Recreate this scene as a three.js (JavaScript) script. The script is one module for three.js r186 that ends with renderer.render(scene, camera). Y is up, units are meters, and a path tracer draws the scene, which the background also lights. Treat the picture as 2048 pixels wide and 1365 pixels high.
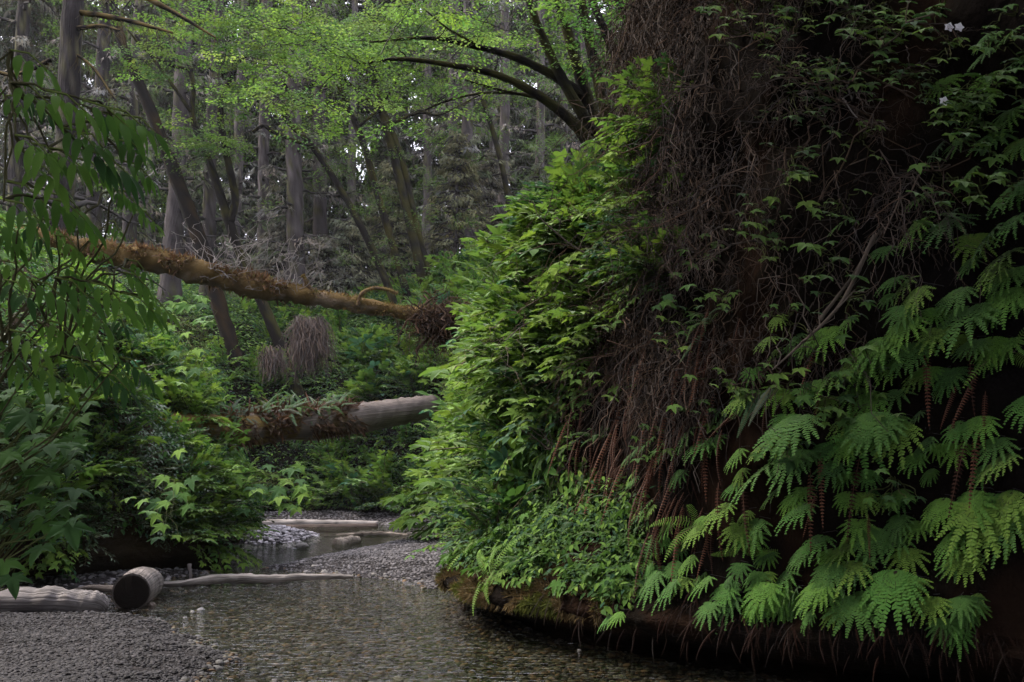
import * as THREE from 'three';
import { ImprovedNoise } from 'three/addons/math/ImprovedNoise.js';

// ------------------------------------------------------------------ camera, sky, sun, exposure
const scene = new THREE.Scene();
const FPX = 1991, CX = 1024, CY = 682.5, EYE = 1.5, TILT = Math.atan((960 - CY) / FPX);
const camera = new THREE.PerspectiveCamera(2 * Math.atan(682.5 / FPX) * 180 / Math.PI, 1024 / 682, 0.1, 600);
camera.position.set(0, EYE, 0);
camera.rotation.x = TILT;
scene.add(camera);
const renderer = new THREE.WebGLRenderer({ antialias: true });
renderer.toneMapping = THREE.LinearToneMapping;
renderer.toneMappingExposure = 6.6;
renderer.shadowMap.enabled = true;
{ // an even overcast sky, brighter towards the zenith, faintly mottled
  const W = 256, H = 128, d = new Float32Array(W * H * 4), im = new ImprovedNoise();
  for (let j = 0; j < H; j++) for (let i = 0; i < W; i++) {
    const el = ((j + .5) / H - .5) * Math.PI, az = (i + .5) / W * Math.PI * 2;
    const x = Math.cos(el) * Math.cos(az), y = Math.sin(el), z = Math.cos(el) * Math.sin(az);
    const m = 1 + .12 * im.noise(x * 2.2, y * 2.2, z * 2.2) + .06 * im.noise(x * 6, y * 6, z * 6);
    const b = (1 + 2 * Math.max(0, y)) / 3 * .85 * m;
    const k = (j * W + i) * 4; d[k] = .94 * b; d[k + 1] = .95 * b; d[k + 2] = 1.09 * b; d[k + 3] = 1;
  }
  const t = new THREE.DataTexture(d, W, H, THREE.RGBAFormat, THREE.FloatType);
  t.mapping = THREE.EquirectangularReflectionMapping; t.magFilter = t.minFilter = THREE.LinearFilter; t.needsUpdate = true;
  scene.background = t; scene.environment = t;
}
const sun = new THREE.DirectionalLight(0xfff4e2, 1.5);
sun.position.set(-34, 40, -25); sun.target.position.set(0, 2, -19);
sun.castShadow = true; sun.shadow.radius = 40; sun.shadow.mapSize.set(2048, 2048);
Object.assign(sun.shadow.camera, { left: -50, right: 50, top: 50, bottom: -50, near: 1, far: 160 });
scene.add(sun, sun.target);
scene.fog = new THREE.FogExp2(0xd9dbe6, 0.00018);

// ------------------------------------------------------------------ helpers
function rng(seed) { let a = seed >>> 0; return () => { a = a + 0x6D2B79F5 | 0; let t = Math.imul(a ^ a >>> 15, 1 | a); t = t + Math.imul(t ^ t >>> 7, 61 | t) ^ t; return ((t ^ t >>> 14) >>> 0) / 4294967296; }; }
const R = rng(20240611);
const rr = (a, b, r = R) => a + (b - a) * r();
const pick = (a, r = R) => a[Math.floor(r() * a.length)];
const im = new ImprovedNoise();
const N3 = (x, y, z) => im.noise(x + 31.7, y + 11.3, z + 57.1);
const fbm = (x, y, z) => N3(x, y, z) + .5 * N3(x * 2.1, y * 2.1, z * 2.1) + .25 * N3(x * 4.3, y * 4.3, z * 4.3);
const clamp = (x, a = 0, b = 1) => Math.min(b, Math.max(a, x));
const ss = (a, b, x) => { const t = clamp((x - a) / (b - a)); return t * t * (3 - 2 * t); };
const lerp = (a, b, t) => a + (b - a) * t;
const V = (x, y, z) => new THREE.Vector3(x, y, z);
const cT = Math.cos(TILT), sT = Math.sin(TILT);
function ray(px, py) { const u = (px - CX) / FPX, v = (CY - py) / FPX; return V(u, v * cT + sT, -cT + v * sT); }
function at(px, py, d) { const r = ray(px, py); return r.multiplyScalar(d / -r.z).add(V(0, EYE, 0)); }          // picture point at distance d
function onWater(px, py, y = 0) { const r = ray(px, py); return r.multiplyScalar((y - EYE) / r.y).add(V(0, EYE, 0)); }
const used = {};
function numbered(n) { const k = used[n] = (used[n] ?? -1) + 1; return k ? `${n}_${String(k).padStart(3, '0')}` : n; }
function tag(o, label, category, group, kind) {
  if (label) o.userData.label = label;
  if (category) o.userData.category = category;
  if (group) o.userData.group = group;
  if (kind) o.userData.kind = kind;
  return o;
}
function thing(name, label, category, group) { const o = new THREE.Group(); o.name = numbered(name); tag(o, label, category, group); scene.add(o); return o; }
function part(name, geo, mat, parent) { const m = new THREE.Mesh(geo, mat); m.name = name; parent.add(m); return m; }
function solo(name, geo, mat, label, category, group) { const m = new THREE.Mesh(geo, mat); m.name = numbered(name); tag(m, label, category, group); scene.add(m); return m; }
function frameM(pos, dir, up, s = 1) {  // X along dir, Z towards up
  const x = dir.clone().normalize(), y = up.clone().cross(x);
  if (y.lengthSq() < 1e-6) y.set(x.z, x.x, x.y).cross(x);
  y.normalize(); const z = x.clone().cross(y);
  return new THREE.Matrix4().makeBasis(x.multiplyScalar(s), y.multiplyScalar(s), z.multiplyScalar(s)).setPosition(pos);
}
class GB {
  constructor() { this.p = []; this.c = []; this.uv = []; this.i = []; }
  get n() { return this.p.length / 3; }
  v(x, y, z, c, u = 0, w = 0) { this.p.push(x, y, z); this.c.push(c[0], c[1], c[2]); this.uv.push(u, w); return this.n - 1; }
  add(tpl, m, c) {
    const b = this.n, e = m.elements;
    for (const [x, y, z] of tpl.p) { this.v(e[0] * x + e[4] * y + e[8] * z + e[12], e[1] * x + e[5] * y + e[9] * z + e[13], e[2] * x + e[6] * y + e[10] * z + e[14], c, x, y); }
    for (const [a, q, r] of tpl.t) this.i.push(b + a, b + q, b + r);
  }
  tube(pts, rad, sides = 6, col = [1, 1, 1], rough = 0, cap = true, flat = 1) {
    const n = pts.length, T = V(0, 0, 0); let up = null, len = 0; const b = this.n, cf = typeof col === 'function' ? col : () => col;
    for (let k = 0; k < n; k++) {
      T.copy(pts[Math.min(k + 1, n - 1)]).sub(pts[Math.max(k - 1, 0)]).normalize();
      if (!up) { up = Math.abs(T.y) < .8 ? V(0, 1, 0) : V(1, 0, 0); }
      up = up.clone().sub(T.clone().multiplyScalar(up.dot(T))).normalize();
      const sd = T.clone().cross(up), r0 = rad[k]; if (k) len += pts[k].distanceTo(pts[k - 1]);
      for (let s = 0; s <= sides; s++) {
        const a = (s % sides) / sides * Math.PI * 2, ca = Math.cos(a), sa = Math.sin(a);
        const dx = up.x * ca * flat + sd.x * sa, dy = up.y * ca * flat + sd.y * sa, dz = up.z * ca * flat + sd.z * sa, p = pts[k];
        let r = r0; if (rough) { const f = 1 / Math.max(.04, r0); r *= 1 + rough * fbm((p.x + dx * r0) * f * .7, (p.y + dy * r0) * f * .7, (p.z + dz * r0) * f * .7); }
        this.v(p.x + dx * r, p.y + dy * r, p.z + dz * r, cf(p.x + dx * r, p.y + dy * r, p.z + dz * r, dy, k / (n - 1)), s / sides * 2 * Math.PI * r0, len);
      }
    }
    const w = sides + 1;
    for (let k = 0; k < n - 1; k++) for (let s = 0; s < sides; s++) { const a = b + k * w + s; this.i.push(a, a + 1, a + w, a + 1, a + w + 1, a + w); }
    if (cap) for (const [k, f] of [[0, 0], [n - 1, 1]]) if (rad[k] > .012) {
      const p = pts[k], c0 = this.v(p.x, p.y, p.z, cf(p.x, p.y, p.z, 0, k / (n - 1)), 0, len);
      for (let s = 0; s < sides; s++) { const a = b + k * w + s; f ? this.i.push(a, a + 1, c0) : this.i.push(a + 1, a, c0); }
    }
  }
  geo(smooth = true) {
    const g = new THREE.BufferGeometry();
    g.setAttribute('position', new THREE.Float32BufferAttribute(this.p, 3));
    g.setAttribute('color', new THREE.Float32BufferAttribute(this.c, 3));
    g.setAttribute('uv', new THREE.Float32BufferAttribute(this.uv, 2));
    g.setIndex(this.i); g.computeVertexNormals(); return g;
  }
}
const curve = (pts, n) => new THREE.CatmullRomCurve3(pts, false, 'centripetal').getPoints(n);
const radii = (rs, n) => Array.from({ length: n + 1 }, (_, k) => { const t = k / n * (rs.length - 1), i = Math.min(rs.length - 2, Math.floor(t)); return lerp(rs[i], rs[i + 1], t - i); });
function noiseTex(n, f, srgb) { // f(u, v, fb): tileable
  const h = (x, y, s) => { let a = Math.imul(x, 374761393) + Math.imul(y, 668265263) + Math.imul(s, 982451653); a = Math.imul(a ^ a >>> 13, 1274126177); return ((a ^ a >>> 16) >>> 0) / 4294967296; };
  const vn = (x, y, px, py, s) => { const xi = Math.floor(x), yi = Math.floor(y), fx = x - xi, fy = y - yi, u = fx * fx * (3 - 2 * fx), w = fy * fy * (3 - 2 * fy), X = k => ((k % px) + px) % px, Y = k => ((k % py) + py) % py;
    return lerp(lerp(h(X(xi), Y(yi), s), h(X(xi + 1), Y(yi), s), u), lerp(h(X(xi), Y(yi + 1), s), h(X(xi + 1), Y(yi + 1), s), u), w); };
  const fb = (u, v, fx, fy, o, s = 1) => { let a = 0, g = .5, t = 0; for (let k = 0; k < o; k++) { a += g * vn(u * fx, v * fy, fx, fy, s + k); t += g; g *= .55; fx *= 2; fy *= 2; } return a / t; };
  const d = new Uint8Array(n * n * 4);
  for (let j = 0; j < n; j++) for (let i = 0; i < n; i++) { const o = f(i / n, j / n, fb), k = (j * n + i) * 4; d[k] = clamp(o[0]) * 255; d[k + 1] = clamp(o[1] ?? o[0]) * 255; d[k + 2] = clamp(o[2] ?? o[0]) * 255; d[k + 3] = 255; }
  const t = new THREE.DataTexture(d, n, n); t.wrapS = t.wrapT = THREE.RepeatWrapping; t.magFilter = THREE.LinearFilter; t.minFilter = THREE.LinearMipmapLinearFilter; t.generateMipmaps = true;
  if (srgb) t.colorSpace = THREE.SRGBColorSpace; t.needsUpdate = true; return t;
}
const scaled = (t, sx, sy = sx) => { const c = t.clone(); c.repeat.set(sx, sy); c.needsUpdate = true; return c; };

// ------------------------------------------------------------------ materials
const texBark = noiseTex(512, (u, v, fb) => { const a = fb(u, v, 14, 3, 5), b = fb(u, v, 24, 20, 3, 9); return [Math.abs(a - .5) * 2.2 * .7 + b * .4]; });
const texSoil = noiseTex(512, (u, v, fb) => [fb(u, v, 8, 8, 6)]);
const texMoss = noiseTex(512, (u, v, fb) => { const a = fb(u, v, 40, 40, 3); return [a * a * 1.6]; });
const texGrav = noiseTex(1024, (u, v, fb) => { const a = fb(u, v, 90, 90, 2), b = fb(u, v, 6, 6, 4, 5), c = .42 + .5 * (a - .5) + .35 * (b - .5); return [c * 1.0, c * .97, c * .97]; }, true);
const texGravB = noiseTex(1024, (u, v, fb) => [fb(u, v, 90, 90, 2)]);
const texWood = noiseTex(512, (u, v, fb) => { const a = fb(u, v, 36, 3, 5), c = fb(u, v, 5, 5, 4, 7); return [.35 + .65 * a * (.6 + .8 * c)]; });
const texWave = noiseTex(512, (u, v, fb) => [.5 * fb(u, v, 10, 26, 3) + .5 * fb(u, v, 22, 60, 2, 4)]);
const std = o => new THREE.MeshPhysicalMaterial({ roughness: .95, specularIntensity: .2, vertexColors: true, ...o });
const leafy = (o = {}) => new THREE.MeshPhysicalMaterial({ roughness: .97, vertexColors: true, side: THREE.DoubleSide, transmission: .42, thickness: 0, ior: 1.4, specularIntensity: .3, ...o });
const M = {
  bark: std({ bumpMap: scaled(texBark, 2.2, 1.1), bumpScale: .02 }),
  conifer: std({ bumpMap: scaled(texBark, 1.2, .5), bumpScale: .05, map: null }),
  twig: std({}),
  moss: std({ bumpMap: scaled(texMoss, 2), bumpScale: .03, roughness: 1 }),
  wood: std({ bumpMap: scaled(texWood, 2.4, .5), bumpScale: .03, map: scaled(texWood, 2.4, .5), roughness: .85 }),
  soil: std({ bumpMap: scaled(texSoil, .8), bumpScale: .035, roughness: 1, specularIntensity: .05 }),
  ground: std({ map: scaled(texGrav, .6), bumpMap: scaled(texGravB, .6), bumpScale: .012, roughness: .9 }),
  leaf: leafy(), leafThin: leafy({ transmission: .5 }), fern: leafy({ transmission: .3 }),
  gloss: new THREE.MeshPhysicalMaterial({ vertexColors: true, roughness: .42, specularIntensity: .6, side: THREE.DoubleSide }),
  dead: leafy({ transmission: .2 }),
  stone: new THREE.MeshStandardMaterial({ color: 0xffffff, roughness: .8, vertexColors: true, bumpMap: scaled(texSoil, 3), bumpScale: .006 }),
  petal: leafy({ transmission: .3 }),
  needle: leafy({ transmission: .2 }),
  water: new THREE.MeshPhysicalMaterial({ color: new THREE.Color().setRGB(.74, .74, .66), roughness: .06, transmission: 1, thickness: 0, ior: 1.33, bumpMap: texWave, bumpScale: .05 }),
};

// ------------------------------------------------------------------ leaf shapes
const DIAMOND = { p: [[0, 0, 0], [.45, .3, .06], [1, 0, -.06], [.45, -.3, .06]], t: [[0, 2, 1], [0, 3, 2]] };
const OVATE = { p: [[0, 0, 0], [.25, .2, .03], [.6, .2, .0], [1, 0, -.16], [.6, -.2, 0], [.25, -.2, .03], [.3, 0, -.03], [.65, 0, -.06]], t: [[0, 6, 1], [1, 6, 7], [1, 7, 2], [2, 7, 3], [0, 5, 6], [5, 7, 6], [5, 4, 7], [4, 3, 7]] };
const LANCE = (() => { const p = [], t = [], n = 7; for (let k = 0; k <= n; k++) { const x = k / n, w = .125 * Math.pow(Math.sin(Math.PI * Math.pow(x, .8) * .98 + .02), .9), z = -.32 * x * x; p.push([x, -w, z + w * .25], [x, 0, z], [x, w, z + w * .25]); } for (let k = 0; k < n; k++) { const a = k * 3; t.push([a, a + 3, a + 1], [a + 1, a + 3, a + 4], [a + 1, a + 4, a + 2], [a + 2, a + 4, a + 5]); } return { p, t }; })();
const PALM = (() => { // five pointed lobes
  const p = [[.22, 0, .04]], t = [], out = [];
  const tips = [[-118, .42], [-58, .62], [0, .82], [58, .62], [118, .42]];
  out.push([-165, .2]);
  tips.forEach(([a, r], k) => { out.push([a - 15, r * .66], [a - 6, r * .88], [a, r], [a + 6, r * .88], [a + 15, r * .66]); if (k < 4) out.push([(a + tips[k + 1][0]) / 2, .34]); });
  out.push([165, .2]);
  for (const [a, r] of out) { const x = .22 + r * Math.cos(a * Math.PI / 180), y = r * Math.sin(a * Math.PI / 180); p.push([x, y, .04 - .3 * r * r + (Math.abs(a % 58) < 3 ? -.03 : .03)]); }
  for (let k = 1; k < out.length; k++) t.push([0, k, k + 1]);
  return { p, t };
})();
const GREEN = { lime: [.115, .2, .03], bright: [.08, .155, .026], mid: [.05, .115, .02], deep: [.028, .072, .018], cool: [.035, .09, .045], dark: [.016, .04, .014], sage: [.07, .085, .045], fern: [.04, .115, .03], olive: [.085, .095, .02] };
const tint = (c, s = .25, r = R) => { const k = 1 + (r() - .5) * 2 * s, h = (r() - .5) * s * .7; return [c[0] * k * (1 + h), c[1] * k, c[2] * k * (1 - h)]; };

// ------------------------------------------------------------------ ground, gravel bars, banks
const poly = a => a.map(([px, py]) => { const p = onWater(px, py); return [p.x, -p.z]; });
function sdPoly(P, x, y) { let d = 1e9, s = 1; for (let i = 0, j = P.length - 1; i < P.length; j = i++) { const [ax, ay] = P[j], [bx, by] = P[i], ex = bx - ax, ey = by - ay, wx = x - ax, wy = y - ay, t = clamp((wx * ex + wy * ey) / (ex * ex + ey * ey)); d = Math.min(d, (wx - ex * t) ** 2 + (wy - ey * t) ** 2); if ((ay > y) !== (by > y) && x < (bx - ax) * (y - ay) / (by - ay) + ax) s = -s; } return -s * Math.sqrt(d); }  // > 0 inside
const BARS = [
  { P: poly([[-900, 1500], [-900, 1232], [150, 1226], [330, 1236], [420, 1280], [452, 1312], [425, 1365], [380, 1500]]), h: .1, w: .9 },
  { P: poly([[548, 1127], [640, 1109], [720, 1094], [800, 1083], [900, 1069], [1000, 1060], [1200, 1075], [1200, 1225], [990, 1230], [925, 1224], [890, 1212], [850, 1190], [780, 1166], [700, 1158], [610, 1150], [470, 1140]]), h: .16, w: 1.6 },
  { P: poly([[430, 1086], [440, 1066], [560, 1062], [625, 1069], [605, 1080], [540, 1089]]), h: .16, w: .9 },
  { P: poly([[735, 1062], [730, 1046], [400, 1046], [400, 1036], [900, 1034], [1000, 1044], [920, 1054], [850, 1056]]), h: .3, w: 3 },
  { P: poly([[-700, 1195], [-300, 1150], [280, 1147], [430, 1143], [310, 1162], [150, 1176]]), h: .05, w: .5 },
];
const backFoot = x => 38 + .5 * Math.sin(x * .5) + (x < -8 ? (x + 8) * .25 : 0) + (x > -5 ? -(x + 5) * .45 : 0);
function groundY(x, d) {
  let y = -.16 + .03 * fbm(x * .7, d * .7, 2) - .05;
  for (const b of BARS) { const s = sdPoly(b.P, x, d) + .22 * fbm(x * 1.3, d * 1.3, 5) + .1 * N3(x * 4, d * 4, 2); if (s > -1.2) y = Math.max(y, -.2 + ss(-.9, b.w, s) * (b.h + .24) + .02 * fbm(x * 1.3, d * 1.3, 7)); }
  const t = d - backFoot(x);
  if (t > -1) y = Math.max(y, ss(-.3, 3, t) * 4 + clamp(t - 1, 0, 5) * .85 + clamp(t - 6, 0, 10) * .35 + clamp(t - 16, 0, 16) * .2 - clamp(t - 36, 0, 60) * .12 + .35 * fbm(x * .25, d * .25, 4) * ss(0, 3, t) + 2.4 * ss(-6, -1, x) * ss(0, 3.5, t) * (1 - ss(8, 14, t)));
  return y;
}
const steps = (list) => { const o = []; for (const [a, b, s] of list) for (let x = a; x < b - 1e-6; x += s) o.push(x); o.push(list.at(-1)[1]); return o; };
const barTone = (x, d) => { // one even pale grey stone tone
  return [.30, .275, .28];
};
{
  const xs = steps([[-120, -20, 8], [-20, -9, .6], [-9, 4, .16], [4, 20, 1], [20, 120, 8]]), ds = steps([[-40, 3, 2.5], [3, 28, .16], [28, 46, .3], [46, 80, 1], [80, 300, 12]]);
  const g = new GB();
  for (const d of ds) for (const x of xs) {
    const y = groundY(x, d), hill = ss(0, 1.2, d - backFoot(x)), n = fbm(x * .8, d * .8, 3);
    const c0 = [.085, .077, .08], c1 = [.045 + .015 * n, .036 + .012 * n, .022];
    g.v(x, y, -d, [0, 1, 2].map(k => lerp(c0[k], c1[k], hill)), x, d);
  }
  const w = xs.length;
  for (let j = 0; j < ds.length - 1; j++) for (let i = 0; i < w - 1; i++) { const a = j * w + i; g.i.push(a, a + 1, a + w, a + 1, a + w + 1, a + w); }
  const m = part('ground', g.geo(), M.ground, scene); tag(m, null, null, null, 'structure');
  const wg = new THREE.PlaneGeometry(60, 60, 1, 1); wg.rotateX(-Math.PI / 2); const uv = wg.attributes.uv; for (let k = 0; k < uv.count; k++) uv.setXY(k, uv.getX(k) * 24, uv.getY(k) * 24);
  const wm = part('water', wg, M.water, scene); wm.position.set(-14, 0, -12); tag(wm, null, null, null, 'structure');
}
// canyon sides: foot line (x, distance), direction into the hill, height of the steep face, width of the ledge at its foot
function bank(ctrl, ns, np, prof, noise) {
  const P = new THREE.CatmullRomCurve3(ctrl.map(c => V(c[0], 0, -c[1])), false, 'centripetal'), n = ctrl.length;
  const lin = (k, s) => { const t = s * (n - 1), i = Math.min(n - 2, Math.floor(t)); return lerp(ctrl[i][k], ctrl[i + 1][k], ss(0, 1, t - i)); };
  const pointAt = (s, p) => {
    const f = P.getPoint(s), b = V(lin(2, s), 0, -lin(3, s)).normalize(), [t, h] = prof(p, lin(4, s), lin(5, s), s);
    const q = f.addScaledVector(b, t); q.y = h;
    const a = noise(p, h), e = fbm(q.x * .9, q.y * .9, q.z * .9) * .5 + fbm(q.x * .28, q.y * .28, q.z * .28) * .5 + .18 * fbm(q.x * 3, q.y * 3, q.z * 3);
    q.addScaledVector(b, e * a); q.y += a * .4 * N3(q.x * .6, q.y * .6, q.z * .6) * (p > .02 ? 1 : 0);
    return q;
  };
  return { pointAt, ns, np };
}
function bankMesh(name, B, colf) {
  const g = new GB();
  for (let j = 0; j <= B.np; j++) for (let i = 0; i <= B.ns; i++) { const q = B.pointAt(i / B.ns, j / B.np); g.v(q.x, q.y, q.z, colf(q), i / B.ns * 40, j / B.np * 20); }
  const w = B.ns + 1; for (let j = 0; j < B.np; j++) for (let i = 0; i < B.ns; i++) { const a = j * w + i; B.flip ? g.i.push(a, a + w, a + 1, a + 1, a + w, a + w + 1) : g.i.push(a, a + 1, a + w, a + 1, a + w + 1, a + w); }
  const m = part(name, g.geo(), M.soil, scene); tag(m, null, null, null, 'structure'); B.mesh = m; return m;
}
const RB = bank([
  [6.2, -8, 1, 0, 9, 0], [4.9, 2, 1, .2, 9, 0], [3.7, 6.6, .8, .6, 9, .1], [2.2, 8.0, .7, .7, 8.5, .06], [1.2, 8.9, .7, .7, 8, .35], [.3, 10, .75, .66, 7, 1],
  [-.5, 11.1, .85, .5, 5.5, 1.2], [-.8, 12.6, 1, .1, 4.5, 1], [-.7, 16, 1, 0, 4.4, .6], [-1.2, 21, 1, 0, 5.0, .5], [-1.8, 28, 1, .1, 6.4, .6], [-2.4, 35, .9, .4, 7, .6], [-1.6, 46, .8, .6, 8, .2]],
  170, 90, (p, hb, ledge) => {
    if (p < .12) { const u = p / .12; return [.75 - .79 * ss(.2, 1, u), -.3 + .62 * u]; }                                    // undercut
    if (p < .27) { const u = (p - .12) / .15; return [-.04 + ledge * u, .32 + u * ledge * .85]; }                           // ledge
    const h0 = .32 + ledge * .85;
    if (p < .72) { const u = (p - .27) / .45; return [ledge - .04 + .12 * (hb - h0) * u, lerp(h0, hb, u)]; }                // face
    const u = (p - .72) / .28; return [ledge + .12 * (hb - h0) + 22 * u * u + 2 * u, hb + 3 * u + 9 * u * u];               // slope above
  }, (p, h) => (p < .12 ? .12 : p < .27 ? .22 : .5));
RB.flip = true;
bankMesh('cliff_wall', RB, q => { const n = fbm(q.x * 1.2, q.y * .5, q.z * 1.2); return n > .25 ? [.013, .0075, .005] : [.0065 + .002 * n, .005 + .0015 * n, .004]; });
const LB = bank([
  [-6.5, -8, -1, 0, 3.4, .1], [-6.8, 4, -1, 0, 3.4, .1], [-7.6, 10, -1, .1, 3.4, .1], [-7.2, 13.9, -.8, .6, 3.2, .1], [-5.9, 15.8, -.8, .6, 2.8, .15], [-5.25, 18.3, -1, .15, 1.6, .3], [-5.6, 21, -1, -.1, 3.2, .2], [-6.9, 25, -1, -.3, 4.2, .2], [-7.9, 29, -.85, -.5, 4.4, .2], [-11, 33, -.6, -.8, 2.8, .2], [-18, 35, -.4, -.9, 3, .2], [-30, 36, -.3, -.95, 3, .2]],
  160, 80, (p, hb, ledge) => {
    if (p < .14) { const u = p / .14; return [.5 - .5 * ss(.1, 1, u), -.3 + .7 * u]; }
    if (p < .5) { const u = (p - .14) / .36; return [ledge * u + .22 * u * u * hb, lerp(.4, hb, u)]; }
    const u = (p - .5) / .5; return [ledge + .22 * hb + 3 * u + 6 * u * u, hb + 3.6 * u + 2.4 * u * u];
  }, p => (p < .14 ? .12 : .32));
bankMesh('bank_terrain', LB, q => { const n = fbm(q.x * 1.2, q.y * .8, q.z * 1.2); return [.03 + .008 * n, .022 + .006 * n, .014]; });
// pushes a surface point of a bank and its outward direction
function onBank(B, s, p) {
  const q = B.pointAt(s, p), e = .004, a = B.pointAt(clamp(s + e), p), b = B.pointAt(s, clamp(p + e * 2));
  const n = a.sub(q).cross(b.sub(q)).normalize(); if (B.flip) n.negate(); return { q, n };
}
const caster = new THREE.Raycaster();
scene.updateMatrixWorld(true);
function hit(px, py, mesh) { caster.set(V(0, EYE, 0), ray(px, py).normalize()); const h = caster.intersectObject(mesh, false)[0]; if (!h) return null; const n = h.face.normal.clone(); if (n.dot(caster.ray.direction) > 0) n.negate(); return { q: h.point, n, d: -h.point.z }; }
const outOf = B => (s, p) => { const o = onBank(B, s, p); return o; };

// ------------------------------------------------------------------ trees
const mossBark = (bark, moss, amt) => (x, y, z, dy) => { const n = fbm(x * 3.1, y * 1.6, z * 3.1) + amt + .35 * dy; const k = ss(-.05, .18, n); return [0, 1, 2].map(i => lerp(bark[i], moss[i], k)); };
const BARKD = [.009, .0075, .0065], MOSSG = [.026, .024, .007], MOSSO = [.14, .09, .034], BARKG = [.07, .06, .06];
const streak = f => (x, y, z, dy) => { const k = .45 + 1.3 * Math.abs(fbm(x * 7, y * .9, z * 7)) + .25 * N3(x * 2, y * 3, z * 2); return f(x, y, z, dy).map(v => v * k); };
function pxPath(list, d0, d1 = d0) { return list.map(([px, py], k) => at(px, py, lerp(d0, d1, k / (list.length - 1)))); }
function addTrunk(gb, list, d0, d1, n, col, rough = .18, sides = 8) {
  const P = pxPath(list, d0, d1), pts = curve(P, n), rs = radii(list.map((l, k) => l[2] / 2 * lerp(d0, d1, k / (list.length - 1)) / FPX), n);
  gb.tube(pts, rs, sides, col, rough); return pts;
}
function crookedPath(a, b, n, wob, r = R) { const L = a.distanceTo(b), o = []; const ox = r() * 50; for (let k = 0; k <= n; k++) { const t = k / n, q = a.clone().lerp(b, t), e = Math.sin(t * Math.PI) * wob * L + wob * .3 * L * t; q.x += N3(ox, t * 3, 1) * e; q.y += N3(ox, t * 3, 9) * e + Math.sin(t * Math.PI) * wob * L * .4; q.z += N3(ox, t * 3, 17) * e; o.push(q); } return o; }
// leafy crown: flat sprays of leaves on twigs that leave the nearest limb
function crown(tw, lf, skel, blobs, o) {
  const r = o.r ?? R;
  for (const [px, py, d, rad, count] of blobs) {
    const c = at(px, py, d);
    for (let k = 0; k < count; k++) {
      const q = c.clone().add(V((r() + r() + r() - 1.5) * 1.1 * rad, (r() + r() - 1) * rad * .62, (r() + r() - 1) * rad * 1.2));
      let best = skel[0], bd = 1e9; for (const s of skel) { const dd = s.distanceToSquared(q) + (s.y > q.y ? 1.2 : 0); if (dd < bd) { bd = dd; best = s; } }
      const far = Math.sqrt(bd);
      if (far > .5) { skel.push(best.clone().lerp(q, .55)); } skel.push(q);
      if (far > .35) tw.tube(crookedPath(best, q, 6, .12, r), radii([.006 + far * .006, .006], 6), 4, o.twig ?? [.04, .036, .03], 0, false);
      const nl = Math.round(o.leaves * rr(.6, 1.3, r)), az = r() * 6.28, sw = rr(.35, .62, r) * (o.spray ?? 1), col = tint(pick(o.cols, r), .3, r);
      const tiltx = rr(-.25, .25, r), tiltz = rr(-.25, .25, r);
      for (let b = 0; b < 3; b++) { const a = az + (b - 1) * .8, e = q.clone().add(V(Math.cos(a) * sw, -.08 * sw, Math.sin(a) * sw)); tw.tube([q, q.clone().lerp(e, .5).add(V(0, .03, 0)), e], [.005, .004, .003], 3, o.twig ?? [.04, .036, .03], 0, false); }
      for (let l = 0; l < nl; l++) {
        const a = az + rr(-1.6, 1.6, r), t = Math.sqrt(r()) * sw * 1.15, x = Math.cos(a) * t, z = Math.sin(a) * t;
        const p = q.clone().add(V(x, x * tiltx + z * tiltz + rr(-.09, .07, r), z));
        const dir = V(Math.cos(a + rr(-.9, .9, r)), rr(-.55, .15, r), Math.sin(a + rr(-.9, .9, r)));
        lf.add(o.tpl ?? DIAMOND, frameM(p, dir, V(rr(-.5, .5, r), 1, rr(-.5, .5, r)), o.size * rr(.7, 1.25, r)), tint(col, .18, r));
      }
    }
  }
}
function alder(name, label, group, stems, limbs, blobs, o = {}) {
  const t = thing(name, label, 'tree', group), tg = new GB(), lf = new GB(), tw = lf; let skel = [];
  const col = mossBark(o.bark ?? BARKD, o.moss ?? MOSSG, o.amt ?? .05);
  for (const [list, d0, d1] of stems) skel.push(...addTrunk(tg, list, d0, d1, list.length * 6, col, .16, 9));
  const lims = []; for (const [list, d0, d1] of limbs) { const lg = new GB(); skel.push(...addTrunk(lg, list, d0, d1, list.length * 5, col, .16, 6)); lims.push(lg); }
  // short dead spurs and side twigs
  const r = rng((o.seed ?? 7) * 7919);
  for (let k = 0; k < (o.spurs ?? 14); k++) { const s = pick(skel, r), e = s.clone().add(V(rr(-.9, .9, r), rr(-.1, .7, r), rr(-.5, .5, r))); tw.tube(crookedPath(s, e, 5, .2, r), radii([.014, .004], 5), 4, col, 0, false); }
  crown(tw, lf, skel, blobs, { leaves: 72, size: .09, cols: [GREEN.lime, GREEN.lime, [.13, .2, .045], GREEN.bright, [.06, .11, .03]], r, ...o });
  part('trunk', tg.geo(), M.bark, t); for (const l of lims) part('limb', l.geo(), M.bark, t); if (lf.n) part('crown', lf.geo(), M.leafThin, t);
  return t;
}
alder('alder_tree', 'mossy leaning trunk passing behind the upper fallen log, bare of low limbs', 'leaning alder trees',
  [[[[215, -60, 16], [236, 60, 20], [300, 220, 24], [350, 350, 28], [398, 480, 32], [440, 620, 32], [490, 780, 30], [530, 900, 30]], 40, 41]], [],
  [[330, -20, 37.2, 2.40, 18], [200, -60, 37.2, 2.40, 15], [380, 300, 38.8, 1.05, 7], [300, 120, 37.2, 1.20, 6]], { size: .135, spray: 1.35, seed: 1, moss: [.024, .015, .007], amt: -.1 });
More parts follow.
